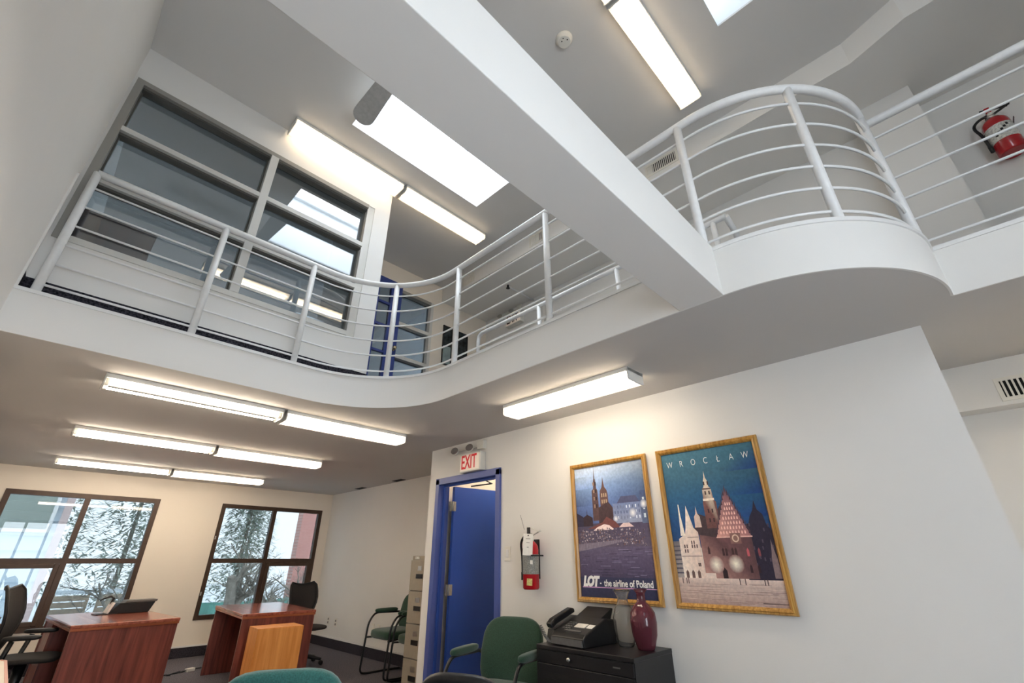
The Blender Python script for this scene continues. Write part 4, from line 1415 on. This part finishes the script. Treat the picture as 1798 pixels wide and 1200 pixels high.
r = thing('storage_pedestal', 'orange cherry wood box standing against the middle desk', 'cabinet', (2.245, 5.72, 0), math.radians(-4))
MB().box(-0.225, -0.15, 0, 0.225, -0.13, 0.64).build('front_panel', CHERRY, r)
MB().box(-0.225, -0.13, 0, -0.205, 0.16, 0.64).build('side_panel', CHERRY, r)
MB().box(0.205, -0.13, 0, 0.225, 0.16, 0.64).build('side_panel', CHERRY, r)
MB().box(-0.205, 0.14, 0, 0.205, 0.16, 0.64).build('back_panel', CHERRY, r)
MB().box(-0.225, -0.15, 0.64, 0.225, 0.16, 0.66).build('top_panel', CHERRY, r, bevel=0.002)

# beige table cut off at the lower left
r = thing('side_table', 'beige topped table cut off at the lower left corner', 'table', (-0.12, 3.6, 0))
tp = [(-0.33, -0.95), (0.31, -0.95), (0.31, 0.85), (0.29, 0.90), (0.24, 0.92), (-0.33, 0.92)]
MB().prism(tp, 0.715, 0.74).build('table_top', BEIGE, r)
pe = [(0.305, -0.95), (0.318, -0.95), (0.318, 0.855), (0.297, 0.908), (0.242, 0.928), (-0.33, 0.928), (-0.33, 0.915), (0.24, 0.915), (0.288, 0.897), (0.305, 0.85)]
MB().prism(pe, 0.712, 0.742).build('edge_band', PINKE, r)
for sx in (-0.28, 0.24):
    for sy in (-0.88, 0.84):
        MB().tube([(sx, sy, 0), (sx, sy, 0.715)], 0.02, 10).build('leg', BLACKT, r)

# telephone-like binder case on the left desk
r = thing('document_case', 'black slanted case lying open on the left desk', 'case', (1.17, 7.28, 0.755), math.radians(6))
MB().prism([(-0.20, 0.0), (0.17, 0.0), (0.215, 0.105), (-0.12, 0.105)], -0.08, 0.08, 'y').build('body', BLACKP, r, bevel=0.006)
MB().prism([(-0.08, 0.105), (0.225, 0.105), (0.23, 0.128), (-0.06, 0.128)], -0.085, 0.085, 'y').build('lid', GREYP, r, bevel=0.004)
MB().cbox((-0.19, 0, 0.06), (0.02, 0.14, 0.11), Matrix.Rotation(math.radians(20), 3, 'Y')).build('paper_block', PAPER, r)
MB().box(-0.31, -0.09, 0.0, -0.12, 0.09, 0.008).build('base_plate', BLACKP, r)
MB().tube([(-0.18, 0.02, 0.09), (-0.17, 0.02, 0.15), (-0.20, 0.02, 0.17), (-0.26, 0.02, 0.15), (-0.29, 0.02, 0.13)], [0.014, 0.013, 0.012, 0.008, 0.004], 8).build('clip_hook', BLACKP, r)

# filing cabinet (vertical, four drawers), front faces -x
r = thing('filing_cabinet', 'tall taupe four drawer filing cabinet behind the wall corner', 'filing cabinet', (3.33, 4.74, 0))
MB().box(0.008, -0.19, 0, 0.70, 0.19, 1.325).build('body', TAUPE, r, bevel=0.004)
for k in range(4):
    z0 = 0.04 + k * 0.312
    dr = MB().box(-0.014, -0.183, z0, 0.008, 0.183, z0 + 0.304).build('drawer', TAUPE, r, bevel=0.003)
    MB().box(-0.020, -0.06, z0 + 0.12, -0.013, 0.06, z0 + 0.165).build('recessed_pull', BLACKP, dr)
    MB().box(-0.018, -0.035, z0 + 0.20, -0.013, 0.035, z0 + 0.245).build('label_holder', STEEL, dr)
MB().box(-0.004, 0.05, 1.292, 0.009, 0.12, 1.318).build('lock_badge', PAPER, r)
MB().tube([(-0.008, 0.10, 1.305), (0.0, 0.10, 1.305)], 0.006, 8).build('lock', STEEL, r)

# black lateral cabinet, front faces -x
CX0, CX1, CY0, CY1, CH = 2.72, 3.18, 1.715, 2.46, 0.764
r = thing('lateral_cabinet', 'low black lateral file cabinet under the posters', 'filing cabinet', ((CX0 + CX1) / 2, (CY0 + CY1) / 2, 0))
MB().box(CX0 + 0.01, CY0, 0.03, CX1, CY1, CH - 0.025).build('body', BLACKC, r, world=True)
MB().box(CX0, CY0 - 0.003, CH - 0.025, CX1, CY1 + 0.003, CH).build('top', BLACKC, r, world=True, bevel=0.003)
MB().box(CX0 + 0.03, CY0 + 0.02, 0, CX1, CY1 - 0.02, 0.03).build('plinth', BLACKC, r, world=True)
MB().box(CX0 - 0.004, CY0 + 0.004, CH - 0.095, CX0 + 0.012, CY1 - 0.004, CH - 0.028).build('lock_rail', BLACKC, r, world=True)
MB().lathe([(0.0, 0.012), (0.011, 0.011), (0.013, 0.0)], (CX0 - 0.004, CY0 + 0.47, CH - 0.06), 14, Matrix.Rotation(-PI / 2, 3, 'Y')).build('lock', STEEL, r, world=True)
MB().box(CX0 - 0.006, CY0 + 0.09, CH - 0.063, CX0 - 0.003, CY0 + 0.14, CH - 0.056).build('badge', GREYP, r, world=True)
for z0, z1 in ((0.37, CH - 0.10), (0.04, 0.36)):
    dr = MB().box(CX0 - 0.006, CY0 + 0.004, z0, CX0 + 0.012, CY1 - 0.004, z1).build('drawer', BLACKC, r, world=True, bevel=0.003)
    MB().box(CX0 - 0.010, CY0 + 0.07, z1 - 0.085, CX0 - 0.003, CY1 - 0.07, z1 - 0.075).box(CX0 - 0.008, CY0 + 0.07, z1 - 0.073, CX0 - 0.004, CY1 - 0.07, z1 - 0.045).build('pull', BLACKP, dr, world=True)

# fax machine on the cabinet; front faces -x
r = thing('fax_machine', 'black fax machine with handset on the lateral cabinet', 'fax machine', (2.94, 2.235, CH), math.radians(-4))
MB().prism([(-0.17, 0.0), (0.17, 0.0), (0.17, 0.14), (0.06, 0.15), (-0.15, 0.075), (-0.18, 0.05)][::1], -0.16, 0.13, 'y').build('body', BLACKP, r, bevel=0.008)
MB().box(-0.185, -0.15, 0.008, -0.165, 0.12, 0.045).build('paper_slot', GREYP, r)
MB().prism([(0.05, 0.145), (0.165, 0.135), (0.20, 0.20), (0.19, 0.205)], -0.12, 0.10, 'y').build('paper_tray', BLACKP, r)
sl = math.atan2(0.075, 0.21)
RS = Matrix.Rotation(-sl, 3, 'Y')


def on_slope(a, b, h=0.0):
    return Vector((-0.15, 0, 0.075)) + RS @ Vector((a, 0, h)) + Vector((0, b, 0))


kc = on_slope(0.10, -0.045, 0.002)
MB().cbox(kc, (0.05, 0.09, 0.004), RS).build('display', PLATE, r)
kc = on_slope(0.10, -0.125, 0.002)
MB().cbox(kc, (0.045, 0.05, 0.003), RS).build('paper_label', PAPER, r)
for i in range(4):
    for j in range(3):
        kc = on_slope(0.05 + i * 0.026, 0.025 + j * 0.024, 0.003)
        MB().cbox(kc, (0.014, 0.016, 0.006), RS).build('key', GREYP, r)
MB().cbox(on_slope(0.025, -0.03, 0.003), (0.014, 0.14, 0.005), RS).build('key_row', GREYP, r)
hs = MB().prism([(-0.15, 0.085), (-0.17, 0.115), (-0.13, 0.145), (0.05, 0.20), (0.085, 0.195), (0.09, 0.17), (0.06, 0.16), (-0.10, 0.11)], 0.135, 0.185, 'y')
hs.build('handset', BLACKP, r, bevel=0.01)
MB().prism([(-0.16, 0.0), (0.10, 0.0), (0.10, 0.15), (-0.14, 0.08)], 0.13, 0.19, 'y').build('cradle', BLACKP, r)
hx_ = []
for k in range(70):
    t = k / 69
    hx_.append((-0.20 + 0.012 * math.cos(k * 1.3) + 0.02 * t, 0.20 + 0.012 * math.sin(k * 1.3) - 0.08 * t, 0.09 * (1 - t) ** 2 + 0.014))
MB().tube(hx_, 0.003, 5).build('coiled_cord', GREYP, r)

# vases
r = thing('glass_vase', 'clear ribbed glass vase on the black cabinet', 'vase', (3.04, 1.955, CH), group='vases on the black cabinet')
prof = [(0.0, 0.004), (0.045, 0.0), (0.052, 0.01), (0.070, 0.10), (0.073, 0.16), (0.058, 0.215), (0.036, 0.25), (0.033, 0.275), (0.050, 0.315), (0.062, 0.325)]
inn = [(max(0.0, a - 0.004), b + (0.008 if i == 0 else 0.002)) for i, (a, b) in enumerate(prof)][::-1]
v_ = MB().lathe(prof + inn, (0, 0, 0), 32)
v_.build('vase_body', CLEAR, r)
r = thing('plum_vase', 'plum coloured glass bottle vase on the black cabinet', 'vase', (3.02, 1.80, CH), group='vases on the black cabinet')
prof = [(0.0, 0.004), (0.050, 0.0), (0.056, 0.012), (0.078, 0.08), (0.084, 0.15), (0.078, 0.205), (0.050, 0.245), (0.029, 0.262), (0.027, 0.31), (0.045, 0.335)]
inn = [(max(0.0, a - 0.004), b + (0.008 if i == 0 else 0.002)) for i, (a, b) in enumerate(prof)][::-1]
MB().lathe(prof + inn, (0, 0, 0), 32).build('vase_body', PURPLE, r)


# ------------------------------------------------------------------ chairs
def smooth_path(pts, rad=0.05, n=4):
    """round the corners of a polyline"""
    P = [Vector(p) for p in pts]
    out = [P[0]]
    for i in range(1, len(P) - 1):
        a, b, c = P[i - 1], P[i], P[i + 1]
        d0 = min(rad, (a - b).length * 0.45)
        d1 = min(rad, (c - b).length * 0.45)
        p0 = b + (a - b).normalized() * d0
        p1 = b + (c - b).normalized() * d1
        for k in range(n + 1):
            t = k / n
            out.append(p0 * (1 - t) ** 2 + b * 2 * t * (1 - t) + p1 * t ** 2)
    out.append(P[-1])
    return out


def guest_chair(label, loc, rz, fabric, group):
    """sled base arm chair, front = -y"""
    r = thing('arm_chair', label, 'chair', loc, rz, group=group)
    MB().sbox((0, -0.02, 0.445), (0.50, 0.50, 0.11), 0.45, 12).build('seat', fabric, r)

    def bend(p):
        q = p.copy()
        q.y += 0.35 * q.x * q.x * -1.0 + 0.15 * (q.z * q.z)
        k = 1.0 - 0.16 * max(0, (q.z / 0.24)) ** 2
        q.x *= k
        return q
    MB().sbox((0, 0.245, 0.655), (0.52, 0.075, 0.46), 0.5, 14, Matrix.Rotation(math.radians(-10), 3, 'X'), bend).build('backrest', fabric, r)
    for s in (-1, 1):
        x = s * 0.272
        path = smooth_path([(x, 0.20, 0.655), (x, -0.17, 0.665), (x, -0.25, 0.56), (x, -0.30, 0.03), (x, -0.22, 0.013), (x, 0.22, 0.013), (x * 0.9, 0.27, 0.013)], 0.06)
        MB().tube(path, 0.0125, 8).build('side_frame', BLACKT, r)
        MB().tube(smooth_path([(x, 0.20, 0.655), (x * 0.93, 0.27, 0.62), (x * 0.86, 0.25, 0.44), (x * 0.86, -0.18, 0.40), (x, -0.275, 0.40)], 0.05), 0.011, 8).build('seat_support', BLACKT, r)
        MB().sbox((x, 0.0, 0.685), (0.058, 0.34, 0.05), 0.55, 10).build('arm_pad', fabric, r)
    MB().tube([(-0.26, 0.27, 0.013), (0.26, 0.27, 0.013)], 0.0125, 8).build('rear_runner', BLACKT, r)
    MB().tube([(-0.15, 0.25, 0.44), (-0.13, 0.285, 0.80)], 0.010, 6).tube([(0.15, 0.25, 0.44), (0.13, 0.285, 0.80)], 0.010, 6).build('back_upright', BLACKT, r)
    return r


gc = 'green arm chairs'
guest_chair('green arm chair between the blue door and the black cabinet', (2.66, 2.79, 0), math.radians(-74), GREEN, gc)
guest_chair('dark green arm chair against the side wall, nearer the window', (3.82, 5.88, 0), math.radians(-90), GREEN, gc)
guest_chair('dark green arm chair against the side wall, half hidden by the filing cabinet', (3.82, 5.25, 0), math.radians(-90), GREEN, gc)
guest_chair('teal green chair with only its rounded back top showing at the bottom edge', (1.07, 2.45, 0), math.radians(150), TEAL, gc)

# grey task chair, only its rounded back top shows
r = thing('task_chair', 'grey padded chair with a thick black rim at the bottom edge', 'chair', (1.585, 1.735, 0), math.radians(112))
r.scale = (0.85, 0.85, 0.975)


def bend2(p):
    q = p.copy()
    q.y -= 0.5 * q.x * q.x
    return q


MB().sbox((0, -0.02, 0.46), (0.48, 0.48, 0.10), 0.5, 12).build('seat', GREYF, r)
R8 = Matrix.Rotation(math.radians(-10), 3, 'X')
MB().sbox((0, 0.23, 0.66), (0.40, 0.05, 0.40), 0.55, 12, R8, bend2).build('backrest', GREYF, r)
rim = [(0.23 * math.copysign(abs(math.cos(t)) ** 0.6, math.cos(t)), 0, 0.225 * math.copysign(abs(math.sin(t)) ** 0.6, math.sin(t))) for t in [2 * PI * k / 40 for k in range(40)]]
rim = [R8 @ bend2(Vector(p)) + Vector((0, 0.23, 0.66)) for p in rim]
MB().tube(rim, 0.022, 8, closed=True).build('back_rim', BLACKP, r)
MB().tube([(0, 0.0, 0.40), (0, 0, 0.10)], 0.03, 12).build('gas_lift', BLACKT, r)
MB().tube([(0, 0.1, 0.42), (0, 0.26, 0.46), (0, 0.27, 0.62)], 0.02, 8).build('back_bracket', BLACKT, r)
for k in range(5):
    a = 2 * PI * k / 5
    lg = MB().tube([(0, 0, 0.12), (0.28 * math.cos(a), 0.28 * math.sin(a), 0.075)], [0.03, 0.018], 8).build('base_leg', BLACKP, r)
    MB().lathe([(0.02, -0.025), (0.03, -0.02), (0.03, 0.02), (0.02, 0.025)], (0.28 * math.cos(a), 0.28 * math.sin(a), 0.032), 12, Matrix.Rotation(PI / 2, 3, 'X')).build('caster', BLACKP, lg)


def mesh_chair(label, loc, rz, arms=True):
    """ergonomic mesh chair, front = -y"""
    r = thing('mesh_chair', label, 'chair', loc, rz, group='black mesh chairs')
    MB().sbox((0, -0.02, 0.47), (0.50, 0.48, 0.05), 0.5, 12, None, lambda p: Vector((p.x, p.y, p.z - 0.06 * (max(0, -p.y - 0.1) ** 1) + 0.12 * p.x * p.x))).build('seat', BLACKM, r)
    # back outline: heart like, wide shoulders, narrow waist

    def outline(t):
        z = t
        return 0.15 + 0.10 * math.sin(min(1, z / 0.46) * PI * 0.62)
    zs_ = [0.0, 0.08, 0.16, 0.24, 0.32, 0.40, 0.46, 0.50]
    vv = []
    nx = 8
    for d in (0.0, 0.014):
        for z in zs_:
            wv = outline(z) * (1.0 if z < 0.44 else (0.97 if z < 0.48 else 0.80))
            for i in range(nx + 1):
                u = -1 + 2 * i / nx
                x = wv * u
                zt = z + (0.03 * abs(u) ** 2 if z > 0.44 else 0)
                y = 0.24 + 0.05 * math.sin(z / 0.5 * PI) * -1.0 + 0.10 * z - 0.9 * x * x * 0.9
                vv.append((x, y + d, 0.54 + zt))
    L = len(zs_) * (nx + 1)
    ff = []
    for j in range(len(zs_) - 1):
        for i in range(nx):
            a = j * (nx + 1) + i
            ff.append((a, a + 1, a + nx + 2, a + nx + 1))
            ff.append((L + a, L + a + nx + 1, L + a + nx + 2, L + a + 1))
    rimi = [i for i in range(nx + 1)] + [j * (nx + 1) + nx for j in range(1, len(zs_))] + [(len(zs_) - 1) * (nx + 1) + i for i in range(nx - 1, -1, -1)] + [j * (nx + 1) for j in range(len(zs_) - 2, 0, -1)]
    for k in range(len(rimi)):
        a, b = rimi[k], rimi[(k + 1) % len(rimi)]
        ff.append((b, a, L + a, L + b))
    MB().add(vv, ff, True).build('backrest', BLACKM, r)
    rp_ = [(Vector(vv[i]) + Vector(vv[i + L])) / 2 for i in rimi]
    MB().tube(rp_, 0.014, 8, closed=True).build('back_frame', BLACKP, r)
    MB().tube(smooth_path([(0, 0.05, 0.42), (0, 0.30, 0.44), (0, 0.33, 0.62), (0, 0.29, 0.82)], 0.08), [0.03] * 2 + [0.026] * 30, 8).build('spine', BLACKP, r) if False else MB().tube(smooth_path([(0, 0.05, 0.42), (0, 0.30, 0.44), (0, 0.33, 0.62), (0, 0.29, 0.82)], 0.08), 0.026, 8).build('spine', BLACKP, r)
    MB().tube(smooth_path([(-0.2, 0.24, 0.74), (-0.1, 0.33, 0.70), (0.1, 0.33, 0.70), (0.2, 0.24, 0.74)], 0.06), 0.014, 8).build('lumbar_yoke', BLACKP, r)
    if arms:
        for s in (-1, 1):
            MB().tube(smooth_path([(s * 0.10, 0.12, 0.42), (s * 0.27, 0.10, 0.44), (s * 0.29, 0.06, 0.64)], 0.06), 0.02, 8).build('arm_support', BLACKP, r)
            MB().sbox((s * 0.29, 0.0, 0.665), (0.085, 0.26, 0.04), 0.55, 10).build('arm_pad', BLACKP, r)
    MB().tube([(0, 0, 0.44), (0, 0, 0.10)], [0.045, 0.03], 12).build('gas_lift', BLACKT, r)
    for k in range(5):
        a = 2 * PI * k / 5 + 0.3
        lg = MB().tube([(0, 0, 0.12), (0.30 * math.cos(a), 0.30 * math.sin(a), 0.075)], [0.032, 0.018], 8).build('base_leg', BLACKP, r)
        MB().lathe([(0.02, -0.025), (0.03, -0.02), (0.03, 0.02), (0.02, 0.025)], (0.30 * math.cos(a), 0.30 * math.sin(a), 0.032), 12, Matrix.Rotation(PI / 2, 3, 'X')).build('caster', BLACKP, lg)
    return r


mesh_chair('black mesh office chair at the left desk, seen from the side', (0.40, 6.72, 0), math.radians(75))
mesh_chair('dark mesh office chair whose back rises behind the middle desk', (3.27, 7.3, 0), math.radians(12), False).scale = (0.9, 0.9, 0.93)

# power strip and cords under the middle desk
r = thing('power_strip', 'small white power strip with black cords on the carpet by the desk', 'power strip', (2.12, 7.95, 0), math.radians(20))
MB().box(-0.05, -0.03, 0, 0.05, 0.03, 0.035).build('housing', PLATE, r, bevel=0.004)
random.seed(11)
for k in range(4):
    pts = [(0.05 * (k - 1.5) / 2, 0, 0.02)]
    for j in range(8):
        pts.append((pts[-1][0] + random.uniform(-0.12, 0.16) + (0.06 if k % 2 else -0.09), pts[-1][1] + random.uniform(-0.07, 0.07), 0.008))
    MB().tube(smooth_path(pts, 0.05), 0.006, 6).build('cord', BLACKP, r)

# brown credenza inside the gallery office
r = thing('credenza', 'dark brown wooden cabinet seen through the gallery window', 'cabinet', (-0.19, 4.32, LT))
MB().box(-0.25, -0.2, 0, 0.25, 0.2, 0.90).build('body', MAHOG, r)
MB().box(-0.255, -0.205, 0.90, 0.255, 0.205, 0.925).build('top', MAHOG, r)
MB().box(-0.24, -0.212, 0.05, -0.005, -0.2, 0.88).build('door', MAHOG, r)
MB().box(0.005, -0.212, 0.05, 0.24, -0.2, 0.88).build('door', MAHOG, r)

# ------------------------------------------------------------------ outside
GZ = -1.2
struct('floor_outside', MB().box(-40, YB + 0.25, GZ - 0.3, 60, 70, GZ), SNOW, 'snow covered ground outside')
r = thing('house', 'pale blue clapboard house outside the left window', 'house', (-3.0, 16.5, GZ))
MB().box(-9, 15.06, GZ, 0.70, 22, 6.0).build('wall', SIDING, r, world=True)
bd = None
k = 0
z = GZ
while z < 5.9:
    if bd is None:
        bd = MB().add([(-9, 15.06, 0.0), (0.66, 15.06, 0.0), (0.66, 15.06, 0.30), (-9, 15.06, 0.30), (-9, 15.0, 0.0), (0.66, 15.0, 0.0), (0.66, 15.045, 0.30), (-9, 15.045, 0.30)], [(0, 1, 2, 3), (7, 6, 5, 4), (4, 5, 1, 0), (5, 6, 2, 1), (6, 7, 3, 2), (7, 4, 0, 3)]).build('siding_board', SIDING, r, world=False)
        bd.data.transform(Matrix.Translation(-Vector(r.location)))
        base_z = r.location.z
    c = bd if k == 0 else bd.copy()
    if k:
        COL.objects.link(c)
        c.parent = r
    c.location = (0, 0, z)
    z += 0.30
    k += 1
MB().box(0.60, 14.95, GZ, 0.74, 15.1, 6.0).build('corner_board', DUSTY, r, world=True)
MB().box(-1.2, 14.93, 1.86, 0.50, 15.0, 1.93).box(-1.2, 14.93, 2.95, 0.50, 15.0, 3.02).box(0.43, 14.93, 1.93, 0.50, 15.0, 2.95).box(-1.2, 14.93, 1.93, -1.13, 15.0, 2.95).build('window_frame', TRIMW, r, world=True)
MB().box(-1.13, 14.97, 1.93, 0.43, 14.99, 2.95).build('pane', pm('house_window_glass', (150, 160, 152), 0.15, noise=(1, 0.1)), r, world=True)
MB().prism([(14.6, 6.0), (22.4, 6.0), (18.5, 9.0)], -9.4, 1.1, 'x').build('roof', SNOW, r, world=True)

r = thing('brick_building', 'red brick building outside the right window', 'building', (10.6, 22.25, GZ))
MB().box(8.85, 22, GZ, 12.5, 22.5, 7.0).build('wall', BRICK, r, world=True)
MB().box(8.7, 21.9, 7.0, 12.6, 22.6, 7.3).build('roof', SNOW, r, world=True)


def bare_tree(label, loc, h, lean, seed, rad=0.16, depth=4):
    random.seed(seed)
    r = thing('bare_tree', label, 'tree', loc, group='bare trees outside')
    tr = MB()
    br = MB()

    def grow(p, d, L, rr, lev):
        pts = [p]
        rs = [rr]
        q = p.copy()
        dd = d.copy()
        ns = 5
        for i in range(ns):
            dd = (dd + Vector((random.uniform(-.18, .18), random.uniform(-.18, .18), random.uniform(-.05, .12)))).normalized()
            q = q + dd * (L / ns)
            pts.append(q.copy())
            rs.append(rr * (1 - 0.55 * (i + 1) / ns))
        (tr if lev == 0 else br).tube(pts, rs, 6 if lev < 2 else 4)
        if lev >= depth:
            return
        nb = 5 if lev < 2 else 4
        for k in range(nb):
            t = random.uniform(0.35, 1.0)
            i = min(ns, int(t * ns))
            side = Vector((random.uniform(-1, 1), random.uniform(-1, 1), random.uniform(-0.15, 0.7))).normalized()
            grow(pts[i], (dd * 0.5 + side).normalized(), L * random.uniform(0.45, 0.68), rs[i] * 0.6, lev + 1)
    grow(Vector((0, 0, 0)), Vector((lean[0], lean[1], 1)).normalized(), h * 0.5, rad, 0)
    tr.build('trunk', BARK, r)
    br.build('branches', BARK, r)
    return r


bare_tree('bare tree with a forked trunk, left in the right window', (4.6, 15.0, GZ), 4.4, (0.02, 0.0), 4, 0.22)
bare_tree('bare tree with a straight trunk, middle of the right window', (6.75, 16.8, GZ), 4.4, (0.03, 0.0), 9, 0.17)
bare_tree('bare tree behind the yard in the left window', (2.9, 18.2, GZ), 4.6, (-0.02, 0), 21, 0.13)
bare_tree('thin bare tree beside the brick building', (8.75, 20.2, GZ), 3.6, (0, 0), 33, 0.12)


def evergreen(label, loc, h, rad, seed):
    random.seed(seed)
    r = thing('evergreen_tree', label, 'tree', loc, group='evergreen trees outside')
    MB().tube([(0, 0, 0), (0.05, 0, h * 0.5), (0, 0, h)], [0.10, 0.06, 0.02], 7).build('trunk', BARK, r)
    mm = MB()
    for k in range(5200):
        t = random.random() ** 0.8
        z = h * (0.10 + 0.9 * t)
        R_ = rad * (1 - t * 0.85) * math.sqrt(random.random())
        a = random.random() * 2 * PI
        c = Vector((R_ * math.cos(a), R_ * math.sin(a), z))
        d = Vector((math.cos(a) + random.uniform(-.6, .6), math.sin(a) + random.uniform(-.6, .6), random.uniform(-.7, .3))).normalized()
        s_ = d.cross(Vector((0, 0, 1))).normalized()
        L = random.uniform(0.16, 0.42)
        wv = random.uniform(0.03, 0.07)
        n_ = s_.cross(d)
        mm.add([c - s_ * wv, c + s_ * wv, c + d * L + n_ * 0.03], [(0, 1, 2)])
    o = mm.build('needle_sprays', NEEDLE, r)
    o['kind'] = 'stuff'
    return r


for k, (x, y, h, rd, lb) in enumerate(((3.0, 23, 9, 1.9, 'grey green evergreen filling the right half of the left window'), (1.2, 28, 10, 1.7, 'grey green evergreen just past the house corner'), (6.3, 20.9, 8.5, 1.35, 'grey green evergreen behind the forked bare tree'), (9.6, 31, 9.5, 2.0, 'grey green evergreen behind the straight bare tree'), (5.4, 29, 10, 2.2, 'grey green evergreen farthest back between the windows'))):
    evergreen(lb, (x, y, GZ), h, rd, 40 + k)

# board fence with snow
for k, (x0, x1, lb) in enumerate(((1.3, 2.15, 'weathered board fence panel outside, left section'), (2.35, 3.5, 'weathered board fence panel outside, right section'))):
    r = thing('board_fence', lb, 'fence', ((x0 + x1) / 2, 20, GZ), group='fence panels in the yard')
    for x in (x0, x1 - 0.06):
        MB().box(x, 20.02, GZ, x + 0.06, 20.10, 0.45).build('post', FENCEW, r, world=True)
    for j in range(9):
        z0 = GZ + 0.08 + j * 0.17
        MB().box(x0, 20, z0, x1, 20.02, z0 + 0.14).build('board', FENCEW, r, world=True)
    MB().box(x0, 19.98, 0.42, x1, 20.12, 0.52).build('snow_cap', SNOW, r, world=True)
r = thing('garden_tarp', 'crumpled teal tarp lying low outside the right window', 'tarp', (6.6, 18.4, GZ))
random.seed(2)
nx, ny = 14, 5
vv = [(-2.0 + 4.0 * i / nx, -0.5 + 1.0 * j / ny, (1.28 + random.uniform(-0.06, 0.06)) * (1.0 if 0 < j < ny else 0.0)) for j in range(ny + 1) for i in range(nx + 1)]
ff = [(j * (nx + 1) + i, j * (nx + 1) + i + 1, (j + 1) * (nx + 1) + i + 1, (j + 1) * (nx + 1) + i) for j in range(ny) for i in range(nx)]
MB().add(vv, ff, True).build('sheet', TARP, r)
